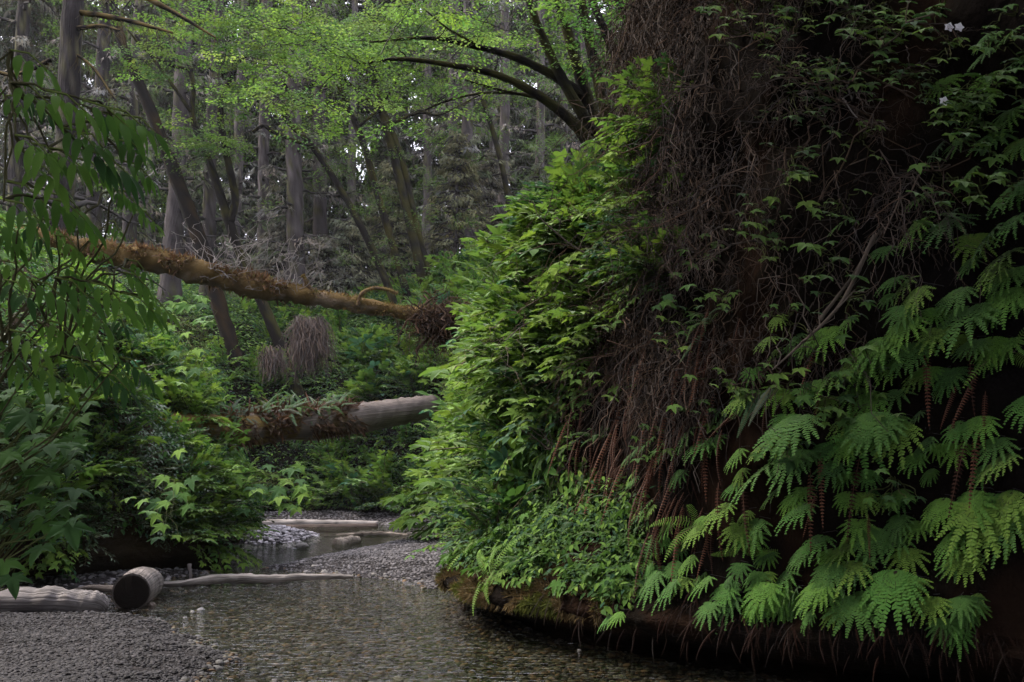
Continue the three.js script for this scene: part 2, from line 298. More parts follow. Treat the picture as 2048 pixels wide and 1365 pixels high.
alder('alder_tree', 'forked crooked alder whose two dark stems join above the upper fallen log', 'leaning alder trees',
  [[[[375, 125, 9], [386, 170, 11], [384, 230, 13], [420, 330, 16], [455, 436, 20], [480, 510, 21], [530, 620, 22], [575, 730, 22], [605, 810, 24], [640, 920, 24]], 40.5, 40.8],
   [[[470, 120, 9], [462, 150, 12], [440, 215, 13], [455, 320, 15], [470, 400, 16], [460, 444, 17]], 40.3, 40.6]],
  [[[[386, 140, 8], [340, 130, 7], [290, 100, 5], [255, 60, 4]], 40.5, 39.5], [[[468, 130, 9], [510, 100, 7], [560, 88, 5], [640, 80, 3]], 40.3, 39.6], [[[382, 225, 8], [330, 150, 7], [270, 70, 5]], 40.5, 40.5]],
  [[430, 60, 37.2, 1.95, 24], [540, 70, 37.2, 2.25, 33], [480, 190, 38.8, 1.65, 24], [400, 270, 38.8, 1.35, 13], [470, 290, 39.4, 1.20, 13], [350, 90, 38.8, 1.80, 12], [620, 40, 37.2, 2.10, 27]], { size: .135, spray: 1.35, seed: 2, amt: -.12 });
alder('alder_tree', 'thin crooked alder with hooked top leaning away from the clearing centre', 'leaning alder trees',
  [[[[560, 150, 6], [578, 196, 9], [566, 226, 13], [620, 288, 13], [680, 378, 14], [740, 490, 15], [787, 604, 16], [812, 690, 16]], 42, 42.5]],
  [[[[625, 292, 8], [590, 282, 8], [545, 262, 10], [525, 252, 8], [505, 265, 7]], 42, 42], [[[572, 215, 7], [610, 180, 8], [650, 150, 5]], 42, 41.5]],
  [[560, 130, 40.3, 1.50, 12], [640, 120, 40.3, 1.80, 18]], { size: .135, spray: 1.35, seed: 3, amt: -.1, moss: [.028, .026, .008] });
alder('alder_tree', 'slender mossy alder between the hooked alder and the paired stems', 'leaning alder trees',
  [[[[672, 120, 7], [690, 200, 11], [722, 275, 14], [758, 400, 15], [788, 500, 16], [812, 585, 17], [832, 690, 17]], 43, 43.4]],
  [[[[722, 275, 8], [690, 205, 7], [670, 165, 5], [640, 150, 3]], 43.3, 42.3], [[[715, 255, 7], [760, 215, 5], [800, 150, 3]], 43.3, 43.3]],
  [[690, 80, 41.9, 2.25, 27], [760, 60, 41.9, 2.25, 27], [800, 180, 45.0, 1.80, 13], [720, 300, 45.0, 1.05, 4]], { size: .135, spray: 1.35, seed: 4, amt: -.05, moss: [.032, .028, .008] });
alder('alder_tree', 'pair of dark alder stems rising side by side from the log root mass', 'leaning alder trees',
  [[[[735, 100, 11], [748, 160, 15], [768, 240, 17], [792, 330, 18], [818, 440, 19], [845, 560, 22], [862, 700, 22]], 43.5, 43.5],
   [[[770, 225, 9], [785, 265, 12], [806, 330, 13], [832, 450, 15], [866, 585, 17], [884, 700, 18]], 43.5, 43.6]],
  [[[[764, 222, 10], [725, 190, 9], [690, 160, 6], [660, 140, 4]], 43.3, 42.3], [[[778, 250, 8], [840, 225, 7], [875, 230, 5], [960, 190, 3]], 43.3, 43.3], [[[845, 560, 8], [862, 520, 7], [868, 498, 5]], 43.5, 43.5]],
  [[830, 40, 41.9, 2.40, 30], [880, 170, 43.4, 1.95, 16], [780, 100, 43.4, 1.65, 15], [860, 270, 46.5, 1.50, 9]], { size: .135, spray: 1.35, seed: 5, amt: .02 });
alder('alder_tree', 'thin dark alder with smooth lean in front of the pale spruce trunks', 'leaning alder trees',
  [[[[940, 120, 6], [958, 180, 9], [982, 250, 11], [1008, 350, 12], [1022, 440, 13], [1030, 520, 13]], 46, 46.5]],
  [[[[960, 185, 7], [990, 140, 5], [1000, 90, 3]], 46, 46]], [[960, 60, 45.0, 2.40, 24], [1020, 150, 46.5, 1.80, 10], [930, 240, 48.1, 1.50, 7]], { size: .135, spray: 1.35, seed: 6, amt: -.05 });
alder('alder_tree', 'arching alder clump on the cliff shoulder with long limbs sweeping over the clearing', 'cliff shoulder alders',
  [[[[1090, -60, 16], [1130, 50, 20], [1160, 150, 26], [1185, 235, 30], [1200, 300, 34]], 20.5, 21.5], [[[1040, -60, 14], [1075, 50, 18], [1130, 170, 22], [1180, 255, 26], [1200, 310, 28]], 20, 21.5],
   [[[720, 128, 4], [800, 118, 9], [900, 130, 12], [1000, 152, 16], [1090, 200, 20], [1150, 250, 24], [1195, 310, 28]], 19, 21.3], [[[740, 84, 4], [860, 76, 9], [950, 92, 13], [1040, 118, 17], [1120, 160, 20], [1175, 205, 24], [1205, 280, 28]], 19.5, 21.5]],
  [[[[1060, 190, 8], [980, 185, 6], [900, 200, 5], [850, 220, 4]], 20.6, 20.5], [[[1080, 196, 8], [1000, 180, 6], [930, 160, 4]], 20.6, 20.2], [[[960, 92, 7], [900, 60, 5], [850, 20, 3]], 19.8, 19.5]],
  [[700, 110, 19, 1.1, 13], [620, 170, 20, 1.2, 16], [560, 220, 20.5, 1.0, 12], [800, 90, 19.5, 1.1, 14], [900, 50, 19.5, 1.2, 13], [760, 190, 20, 1.0, 10], [1000, 60, 20, 1.2, 12], [880, 180, 20, .9, 7], [660, 240, 21, .8, 7], [1090, 90, 20.5, .9, 7], [600, 70, 19, 1.1, 13]], { seed: 8, amt: .1, spurs: 26, size: .075 });
alder('alder_tree', 'straight mossy alder stem rising from the cliff shoulder toward the top edge', 'cliff shoulder alders',
  [[[[1150, -60, 20], [1170, 40, 22], [1190, 130, 24], [1215, 240, 26], [1230, 300, 28]], 20, 20.5]], [], [[1150, -20, 20, 1.2, 10], [1200, 120, 21, .8, 7]], { seed: 9, amt: .05, cols: [GREEN.bright, GREEN.mid] });
alder('alder_tree', 'darker alder stem standing behind the bare twigs of the cliff', 'cliff shoulder alders',
  [[[[1165, -60, 15], [1200, 40, 17], [1240, 130, 19], [1280, 210, 20], [1300, 260, 22]], 18.5, 19]], [], [[1220, 20, 19, 1.1, 9], [1270, 130, 19.5, .8, 7]], { seed: 10, amt: -.02, cols: [GREEN.bright, GREEN.mid] });
alder('alder_tree', 'rightmost alder stem half hidden by overhanging cliff twigs', 'cliff shoulder alders',
  [[[[1215, -60, 16], [1255, 40, 18], [1300, 120, 19], [1350, 200, 20], [1370, 250, 20]], 17.5, 18]], [], [[1290, 30, 18, 1.0, 8], [1330, -20, 17, .9, 6]], { seed: 11, amt: 0, cols: [GREEN.bright, GREEN.mid] });

// conifers on the far slope: straight trunk, drooping dead limbs, hanging grey-green twigs
function conifer(label, group, px, d, wpx, o = {}) {
  const r = rng(Math.round(px * 13 + d * 101)), t = thing(o.name ?? 'spruce_tree', label, 'tree', group), base = at(px, 600, d), tg = new GB(), nd = new GB(), limbs = [];
  const x0 = base.x, z0 = -d, y0 = o.y0 ?? groundY(x0, d) - .3, H = o.H ?? 30, rad = wpx / 2 * d / FPX, lean = o.lean ?? rr(-.02, .02, r), gray = rr(.75, 1.15, r);
  const bk = BARKG.map(c => c * gray * (o.tone ?? 1));
  const NA = 66, axis = []; for (let k = 0; k <= NA; k++) { const u = k / NA; axis.push(V(x0 + lean * H * u + .15 * N3(px, u * 4, 1), y0 + H * u, z0 + .15 * N3(px, u * 4, 8))); }
  tg.tube(axis, radii([rad * 1.35, rad, rad * .93, rad * .85, rad * .7, rad * .45, rad * .1], NA), 14, streak(mossBark(bk, [.07, .066, .035], -.25)), .2);
  const nb = o.limbs ?? 56;
  for (let k = 0; k < nb; k++) {
    const u = o.live ? Math.pow(r(), .9) * .98 : rr(.04, .97, r), top = clamp((y0 + H * u - 22) / 10), s = V(0, 0, 0).lerpVectors(axis[Math.floor(u * (NA - 1))], axis[Math.floor(u * (NA - 1)) + 1], .5), az = r() * 6.283, L = (o.live ? 1.1 - .95 * u : rr(.5, 1.1, r)) * (o.span ?? 2.6);
    const e = s.clone().add(V(Math.cos(az) * L, rr(-.35, .12, r) * L, Math.sin(az) * L)), pts = crookedPath(s, e, 7, .13, r);
    const br = o.far || o.live ? nd : new GB(); if (br !== nd) limbs.push(br);
    br.tube(pts, radii([Math.min(.1, rad * .4), .045, .015], 7), 4, [.04, .036, .034], 0, false);
    for (let q = 0; q < 3; q++) { const a = pts[2 + Math.floor(r() * 5)], e2 = a.clone().add(V(rr(-.7, .7, r), rr(-.6, .3, r), rr(-.7, .7, r))); br.tube([a, a.clone().lerp(e2, .5).add(V(0, .1, 0)), e2], [.012, .009, .005], 3, [.055, .05, .05], 0, false); }
    const ns = (o.needles ?? 30) * (o.live ? 1 : rr(.1, 1.5, r) * (s.y > 25 ? .5 : 1)), col = tint(o.col ?? pick([[.12, .115, .095], [.1, .108, .068], [.135, .122, .11], [.085, .105, .05]], r), .2, r);
    for (let q = 0; q < ns; q++) {
      const a = pts[1 + Math.floor(Math.pow(r(), .7) * 6.99)], l = rr(.22, .62, r) * (o.nl ?? 1), sd = az + rr(-1.1, 1.1, r), dir = V(Math.cos(sd) * .7, -rr(.3, 1.3, r), Math.sin(sd) * .7).normalize();
      const p0 = a.clone().add(V(rr(-.2, .2, r), rr(-.1, .1, r), rr(-.2, .2, r))), c = tint(col, .2, r);
      nd.add({ p: [[0, 0, 0], [.4, .035, 0], [.7, .02, -.08], [1, 0, -.18], [.4, -.035, .0], [.55, .16, -.03], [.6, -.15, -.03]], t: [[0, 4, 1], [1, 4, 3], [2, 1, 3], [0, 1, 5], [4, 0, 6]] }, frameM(p0, dir, V(rr(-1, 1, r), rr(-1, 1, r), rr(-1, 1, r)), l), c);
    }
  }
  part('trunk', tg.geo(), M.conifer, t); for (const l of limbs) part('limb', l.geo(), M.twig, t); part('crown', nd.geo(), M.needle, t);
  return t;
}
const FG = 'spruce trunks on the far slope';
[[105, 26, 46, 'broad dark spruce trunk at the top corner above the near shrub', { y0: 4, tone: .5, limbs: 30, span: 3, col: [.05, .055, .03], needles: 20 }],
 [338, 44, 36, 'gnarled spruce trunk just behind the leaning mossy alder', { tone: .75 }], [410, 46, 26, 'plain spruce trunk between the forked alder stems and leaning trunk', {}],
 [522, 50, 23, 'spruce trunk seen through the fork of the crooked alder', {}], [588, 46, 34, 'burly spruce trunk with many stub limbs near the clearing centre', { limbs: 70 }],
 [640, 48, 27, 'straight pale spruce trunk just beside the burly one', {}], [903, 50, 25, 'first of two close spruce trunks behind the young spruce', {}],
 [931, 47, 25, 'second of two close spruce trunks, pale bark, behind young spruce', { tone: 1.2 }], [1003, 54, 22, 'tall straight trunk behind the thin dark alder', {}],
 [983, 60, 16, 'narrow grey trunk just beside the tall straight one', {}], [1075, 56, 20, 'knobbly narrow spruce trunk below the arching alder limbs', { limbs: 60 }],
 [1130, 60, 15, 'thin far trunk under the base of the arching alders', {}], [1165, 58, 14, 'thinnest far trunk nearest the cliff shoulder', {}], [462, 58, 20, 'far spruce trunk between the forked alder stems', {}],
 [700, 62, 18, 'far thin trunk behind the hooked alder', {}], [770, 64, 17, 'far trunk behind the paired alder stems', {}], [850, 60, 18, 'far trunk left of the two close spruce trunks', {}],
 [250, 52, 26, 'spruce trunk beyond the leaning mossy alder on its uphill side', { tone: .7 }], [180, 48, 30, 'dark spruce trunk beside the broad corner trunk', { tone: .6 }], [20, 40, 30, 'dark spruce trunk at the very edge of the wood', { tone: .5 }],
 [375, 66, 16, 'far thin trunk with bright gaps beside it over the upper log', {}], [290, 64, 16, 'far thin trunk in the gap behind the mossy upper log', {}]
].forEach(([px, d, w, label, o], k) => {
  const t = conifer(label, FG, px, d, w, o);
  if (k === 0) for (const list of [[[130, 22, 14], [200, 30, 12], [270, 45, 10], [345, 66, 5]], [[125, 58, 9], [160, 56, 12], [205, 52, 8], [240, 62, 5]], [[110, -40, 16], [250, -20, 14], [330, 15, 11], [430, 75, 4]], [[100, 120, 10], [60, 140, 9], [20, 150, 8], [-40, 130, 6]], [[120, 90, 8], [180, 130, 6], [230, 200, 4]]]) { const g = new GB(), P = addTrunk(g, list, 26, 25.4, 14, mossBark(BARKD, [.07, .05, .018], .05), .2, 7), r = rng(list[0][1] + 900); for (let q = 0; q < 60; q++) { const a = pick(P, r), e = a.clone().add(V(rr(-.3, .4, r), -rr(.1, .6, r), rr(-.3, .3, r))); g.tube([a, a.clone().lerp(e, .5).add(V(.04, 0, 0)), e], [.008, .006, .004], 3, tint([.06, .05, .025], .4, r), 0, false); } part('limb', g.geo(), M.twig, t); }
});
[[60, 70], [130, 74], [220, 72], [330, 78], [440, 76], [500, 72], [560, 74], [610, 80], [670, 76], [740, 78], [800, 74], [880, 80], [950, 76], [1040, 78], [1100, 74], [1180, 72], [1260, 70]].forEach(([px, d]) => conifer('thin distant spruce in the back row where sky shows through', 'distant spruces in the back row', px, d, rr(10, 15), { far: 1, limbs: 34, span: 3.4, needles: 20, nl: 1.4 }));
// young spruces with live hanging boughs
[[912, 46, 9, 7.6, 'grey green young spruce standing just behind the paired alder stems', [.115, .115, .06], 2.1], [700, 48, 10, 5.5, 'pale drooping young spruce behind the hooked alder', [.15, .155, .1], 2.4], [650, 47, 8, 4.5, 'low pale young spruce below the burly trunk', [.15, .145, .11], 2.2], [985, 50, 9, 8, 'brownish young spruce beside the pale twin trunks', [.1, .09, .06], 2.2], [780, 50, 9, 8, 'young spruce filling the gap between the slender alders', [.11, .115, .065], 2.2], [1080, 48, 8, 7, 'dim young spruce beneath the arching limbs', [.08, .09, .05], 2.2], [560, 49, 8, 5, 'low grey young spruce beside the forked alder foot', [.13, .125, .1], 2.2]]
  .forEach(([px, d, w, H, label, col, span]) => conifer(label, 'young spruces in the clearing', px, d, w, { name: 'young_spruce', live: true, H, col, span, limbs: 150, needles: 30, nl: .75, lean: 0 }));

// ------------------------------------------------------------------ fallen logs
function mossFur(gb, pts, rs, count, col, r, len = .07, low = -.3) {
  for (let k = 0; k < count; k++) {
    const i = 1 + Math.floor(r() * (pts.length - 2)), T = pts[i + 1].clone().sub(pts[i - 1]).normalize(), up = V(0, 1, 0).addScaledVector(T, -T.y).normalize(), sd = T.clone().cross(up), a = rr(-2.6, 2.6, r), n = up.clone().multiplyScalar(Math.cos(a)).addScaledVector(sd, Math.sin(a));
    const p = pts[i].clone().lerp(pts[i + 1], r()).addScaledVector(n, rs[i] * 1.0), e = fbm(p.x * 1.7, p.y * 1.7, p.z * 1.7) + .25 * Math.cos(a); if (e < low) continue;
    const dir = n.clone().add(V(rr(-.7, .7, r), rr(-1.1, .3, r), rr(-.7, .7, r))).normalize();
    gb.add({ p: [[-.1, -.16, 0], [-.1, .16, 0], [1, 0, -.2]], t: [[0, 1, 2]] }, frameM(p, dir, V(r() - .5, r() - .5, r() - .5), len * rr(.5, 1.4, r)), tint(col, .35, r));
  }
}
{ // upper log
  const t = thing('fallen_log', 'long orange mossy log lying high across the clearing, ending in roots', 'log', null), r = rng(55), g = new GB(), fur = new GB(), rt = new GB(), tw = new GB();
  const L = [[-40, 466, 58], [60, 482, 56], [180, 504, 52], [300, 521, 44], [380, 540, 52], [460, 562, 48], [540, 580, 42], [620, 594, 38], [720, 611, 34], [830, 630, 36], [905, 640, 44]], n = 90;
  const pts = curve(pxPath(L, 24, 25.6), n), rs = radii(L.map(l => l[2] / 2 * 25 / FPX), n).map((v, k) => v * (.92 + .3 * N3(k * .23, 4, 4) + .2 * N3(k * .7, 9, 4)));
  g.tube(pts, rs, 14, (x, y, z, dy) => { const k = ss(-.1, .1, fbm(x * 1.3, y * 2, z * 2) + .3 * dy + clamp((-2.6 - x) * .12, -.35, .5)), h = .75 + .5 * fbm(x * 2.2, y * 2.2, z * 2.2); const w = [.17, .125, .09]; return [0, 1, 2].map(i => lerp(w[i], MOSSO[i] * h, k)); }, .3);
  part('stem', g.geo(), M.moss, t);
  mossFur(fur, pts, rs, 5500, [.15, .095, .034], r, .09, -.1); mossFur(fur, pts, rs, 3500, [.09, .085, .02], r, .08, .05); mossFur(fur, pts.slice(10, 60), rs.slice(10, 60), 1800, [.09, .05, .025], r, .2, .1); part('moss', fur.geo(), M.dead, t);
  const c = at(885, 642, 25.4);
  for (let k = 0; k < 320; k++) { const a = c.clone().add(V(rr(-.7, .35, r), rr(-.35, .35, r), rr(-.3, .5, r))), e = a.clone().add(V(rr(-.6, .9, r), rr(-1.1, .55, r), rr(-.4, .8, r))); rt.tube(crookedPath(a, e, 6, .35, r), radii([k < 60 ? rr(.02, .05, r) : rr(.006, .014, r), .005], 6), 4, tint([.055, .033, .022], .4, r), .2, false); }
  const blob = new THREE.SphereGeometry(.5, 26, 18), bp = blob.attributes.position, b0 = rt.n; for (const k of blob.index.array) rt.i.push(b0 + k); for (let k = 0; k < bp.count; k++) { const f = 1 + .5 * fbm(bp.getX(k) * 3, bp.getY(k) * 3, bp.getZ(k) * 3); rt.v(c.x + bp.getX(k) * f, c.y - .1 + bp.getY(k) * f * .8, c.z + bp.getZ(k) * f, [.022, .014, .01]); }
  part('root_mass', rt.geo(), M.bark, t);
  // stub limb, hoop limb, and the dry twig spray above the middle
  for (const [list, w0] of [[[[628, 590], [614, 570], [608, 555], [604, 550]], .075], [[[716, 612], [722, 590], [745, 577], [775, 580], [795, 588]], .07]]) { const q = curve(pxPath(list.map(l => [...l, 0]), 25), 14); tw.tube(q, radii([w0 * .8, w0 * .45], 14), 8, mossBark([.07, .045, .03], [.12, .085, .03], .1), .45); mossFur(tw, q, radii([w0 * .8, w0 * .45], 14), 420, [.13, .09, .03], r, .05, -.4); }
  for (let k = 0; k < 60; k++) { const a = pick(pts.slice(38, 62), r), e = a.clone().add(V(rr(-1.4, 1.6, r), rr(-.2, 1.5, r), rr(-.5, .8, r))), q = crookedPath(a, e, 8, .3, r); tw.tube(q, radii([.012, .004], 8), 4, [.17, .15, .14], 0, false); for (let s = 0; s < 2; s++) { const b = pick(q.slice(3), r), f = b.clone().add(V(rr(-.4, .4, r), rr(-.2, .5, r), rr(-.3, .3, r))); tw.tube(crookedPath(b, f, 4, .3, r), radii([.007, .003], 4), 3, [.18, .16, .15], 0, false); } }
  part('dry_limbs', tw.geo(), M.twig, t);
}
let lowLog;
{ // lower log
  const t = thing('fallen_log', 'thick log bridging the creek, mossy at one end and bare grey at the other', 'log', null), r = rng(56), g = new GB(), fur = new GB();
  const L = [[250, 852, 58], [320, 857, 60], [400, 862, 62], [480, 862, 66], [560, 852, 64], [640, 846, 64], [720, 836, 60], [790, 825, 54], [866, 812, 44]], n = 80;
  const pts = curve(pxPath(L, 18, 24.5), n), rs = radii(L.map((l, k) => l[2] / 2 * lerp(18, 24.5, k / 8) / FPX), n);
  g.tube(pts, rs, 18, (x, y, z, dy, u) => { const k = ss(-.1, .12, fbm(x * 1.6, y * 2, z * 2) + .9 - 1.9 * u); const gr = .9 + .4 * N3(x * .8, y * 9, z * 9), w = [.2 * gr, .165 * gr, .148 * gr]; return [0, 1, 2].map(i => lerp(w[i], [.13, .085, .026][i] * (.7 + .5 * gr), k)); }, .13);
  part('stem', g.geo(), M.wood, t);
  mossFur(fur, pts.slice(0, 56), rs, 3600, [.13, .09, .026], r, .07, -.1); mossFur(fur, pts.slice(24, 60), rs.slice(24, 60), 1600, [.07, .04, .022], r, .2, -.1); part('moss', fur.geo(), M.dead, t);
  lowLog = { pts, rs };
}
function driftwood(label, list, d0, d1, o = {}) {
  const t = thing('driftwood_log', label, 'driftwood', o.group), g = new GB(), n = 44, P = list.map(([px, py, w], k) => at(px, py, lerp(d0, d1, k / (list.length - 1)))), pts = curve(P, n), rs = radii(list.map((l, k) => l[2] / 2 * lerp(d0, d1, k / (list.length - 1)) / FPX), n);
  const c = o.col ?? [.30, .275, .265];
  g.tube(pts, rs, 16, (x, y, z, dy, u) => { const k = .85 + .5 * fbm(x * 2, y * 7, z * 7); const e = o.wet && fbm(x * 1.1, y * 2, z * 2) > o.wet ? .35 : 1; return c.map(v => v * k * e); }, o.rough ?? .14, true, o.flat ?? 1);
  part('stem', g.geo(), M.wood, t);
  if (o.butt) { const s = new GB(), a = pts[o.butt > 0 ? n : 0], b = pts[o.butt > 0 ? n - 1 : 1], dir = a.clone().sub(b).normalize(), rad = rs[o.butt > 0 ? n : 0]; s.tube([a.clone(), a.clone().addScaledVector(dir, .012)], [rad * .93, rad * .9], 20, (x, y, z) => { const q = a.distanceTo(V(x, y, z)) / rad, k = .7 + .5 * N3(q * 9, x, y); return [.035 * k, .028 * k, .024 * k]; }, .05); part('cut_end', s.geo(), M.wood, t); }
  if (o.knots) { const s = new GB(), r = rng(o.knots); for (let k = 0; k < 5; k++) { const i = 6 + Math.floor(r() * 32), p = pts[i].clone(), e = p.clone().add(V(rr(-.1, .1, r), rs[i] * rr(1.1, 1.6, r), rs[i] * rr(-.3, .8, r))); s.tube([p, e], [rs[i] * .35, rs[i] * .16], 7, c, .3); } part('knot', s.geo(), M.wood, t); }
  return t;
}
driftwood('smooth grey driftwood log with swollen knotted end on the gravel', [[-150, 1205, 56], [-40, 1208, 60], [60, 1208, 60], [120, 1210, 62], [160, 1212, 60], [195, 1212, 52], [214, 1214, 30]], 10.6, 10.9, { rough: .24, col: [.25, .225, .22] });
driftwood('short barrel of log with blackened cut end facing the pool', [[262, 1186, 72], [274, 1177, 74], [286, 1170, 70], [300, 1168, 50]], 12.1, 13.4, { butt: -1, col: [.2, .175, .165], rough: .1 });
driftwood('long flat weathered driftwood pole lying across the creek', [[290, 1168, 12], [350, 1169, 13], [420, 1160, 22], [480, 1158, 24], [540, 1158, 20], [600, 1155, 17], [660, 1154, 14], [706, 1154, 8]], 14.4, 15.2, { rough: .3, flat: .8, col: [.32, .285, .265] });
driftwood('buried brown driftwood piece just behind the blackened barrel log', [[148, 1180, 6], [180, 1176, 18], [220, 1178, 24], [270, 1182, 22]], 13.6, 13.4, { flat: .6, col: [.17, .14, .12] });
driftwood('pale far driftwood log lying along the foot of the bushes', [[440, 1047, 15], [520, 1047, 15], [600, 1047, 14], [680, 1048, 14], [757, 1049, 12]], 33, 33.4, { rough: .1, col: [.36, .32, .3], wet: .3 });
driftwood('dark wet driftwood log tucked under the pale far log', [[440, 1059, 15], [520, 1059, 16], [600, 1058, 16], [680, 1057, 17], [756, 1055, 16]], 32.2, 32.8, { rough: .15, col: [.1, .075, .065] });
driftwood('small pale log half buried in the bright pebbles', [[522, 1063, 9], [560, 1063, 10], [608, 1064, 9]], 29.5, 29.5, { col: [.34, .3, .28] });
driftwood('slim log with bark remnants floating at the riffle', [[618, 1073, 4], [660, 1073, 6], [700, 1071, 9], [740, 1070, 12], [780, 1070, 11], [816, 1073, 8]], 28, 28, { rough: .3, col: [.28, .235, .2], wet: .2 });
driftwood('thin stick of driftwood near the far gravel bend', [[812, 1068, 3], [850, 1067, 4], [878, 1068, 4]], 28.5, 28.8, { col: [.25, .22, .2] });
driftwood('stubby lichen pale log chunk with reddish broken end', [[672, 1089, 22], [686, 1088, 24], [700, 1083, 20], [716, 1082, 16]], 24, 24.8, { rough: .35, col: [.4, .34, .29] });
{ const g = new GB(), a = onWater(381, 1160), b = at(379, 1128, -a.z); g.tube(crookedPath(a.clone().setY(-.15), b, 6, .05), radii([.012, .03], 6), 6, [.14, .12, .12], .2); solo('stick', g.geo(), M.twig, 'short grey stick standing upright at the edge of the pool', 'stick'); }

// ------------------------------------------------------------------ stones
const stoneGeo = [1, 2, 3, 4].map(s => { const g = new THREE.IcosahedronGeometry(1, 2), p = g.attributes.position, c = []; for (let k = 0; k < p.count; k++) { const x = p.getX(k), y = p.getY(k), z = p.getZ(k), f = 1 + .28 * fbm(x * .9 + s * 9, y * .9, z * .9); p.setXYZ(k, x * f, y * f * .6, z * f * .85); c.push(1, 1, 1); } g.setAttribute('color', new THREE.Float32BufferAttribute(c, 3)); g.computeVertexNormals(); return g; });
const pebGeo = [1, 2].map(s => { const g = new THREE.IcosahedronGeometry(1, 1), p = g.attributes.position; for (let k = 0; k < p.count; k++) { const x = p.getX(k), y = p.getY(k), z = p.getZ(k), f = 1 + .22 * N3(x + s * 9, y, z); p.setXYZ(k, x * f, y * f * .5, z * f * .8); } g.computeVertexNormals(); return g; });
const PEB = new THREE.MeshPhysicalMaterial({ color: 0xffffff, roughness: .8, specularIntensity: .35 });
const stoneMats = [[.13, .12, .12], [.08, .077, .085], [.17, .155, .145], [.075, .055, .042]].map(c => { const m = M.stone.clone(); m.color.setRGB(...c); return m; });
[[605, 1094, 26, 'pale rounded boulder standing alone in the far riffle', 2], [590, 1098, 9, 'small stone beside the pale boulder in riffle', 1], [278, 1212, 20, 'flat grey stone in front of the barrel log', 0], [302, 1211, 23, 'brownish flat stone at the foot of the barrel log', 3], [311, 1220, 8, 'tiny pale stone below the brownish flat one', 0], [401, 1220, 19, 'lone pointed stone breaking the pool surface', 1], [384, 1223, 12, 'flat sliver stone beside the lone pointed stone', 0], [370, 1236, 13, 'dull stone at the shallow pool margin', 1], [430, 1289, 15, 'bluish stone at the gravel point where water begins', 1], [395, 1278, 13, 'dark stone near the gravel point', 1], [548, 1360, 17, 'round pale stone at the bottom edge in shallow water', 0], [655, 1259, 9, 'dark stone poking through ripples mid pool', 1], [713, 1255, 9, 'small dark wet stone mid pool', 3], [925, 1296, 11, 'pale pebble stone under the near cliff bank', 0], [816, 1324, 10, 'small whitish stone in the shallow riffle', 2], [1158, 1300, 12, 'pale stone below the dark undercut', 0], [1120, 1303, 10, 'reddish stone beside pale one below undercut', 3], [628, 1142, 12, 'pale stone at the tip of the middle gravel bar', 2], [648, 1146, 14, 'white rounded stone beside the driftwood pole end', 2], [666, 1144, 10, 'dark stone among pale ones on gravel bar', 1], [612, 1145, 11, 'grey stone touching the driftwood pole', 0], [748, 1155, 11, 'tan stone at the pool edge of the bar', 2], [770, 1155, 8, 'small grey stone at the pool edge of the bar', 0], [515, 1091, 8, 'dark small stone in water off the bright pebbles', 1], [238, 1158, 13, 'bluish stone behind the barrel log', 1], [335, 1160, 14, 'round grey stone between barrel log and driftwood pole', 0], [200, 1164, 9, 'small stone under the dark left bank', 1]]
  .forEach(([px, py, w, label, m], k) => { const p = onWater(px, py), s = solo('river_stone', stoneGeo[k % 4], stoneMats[m], label, 'stone', 'loose stones by the creek'); const r = w / 2 * -p.z / FPX; s.position.set(p.x, Math.max(groundY(p.x, -p.z) + r * .25, r * .15 - .02), p.z); s.scale.setScalar(r); s.rotation.y = k * 1.7; });
function scatter(name, geo, mat, list, kindLabel, category) { // list of [matrix, colour]
  const m = new THREE.InstancedMesh(geo, mat, list.length); list.forEach(([x, c], k) => { m.setMatrixAt(k, x); if (c) m.setColorAt(k, new THREE.Color().setRGB(...c)); });
  m.name = numbered(name); tag(m, kindLabel, category, null, 'stuff'); scene.add(m); return m;
}
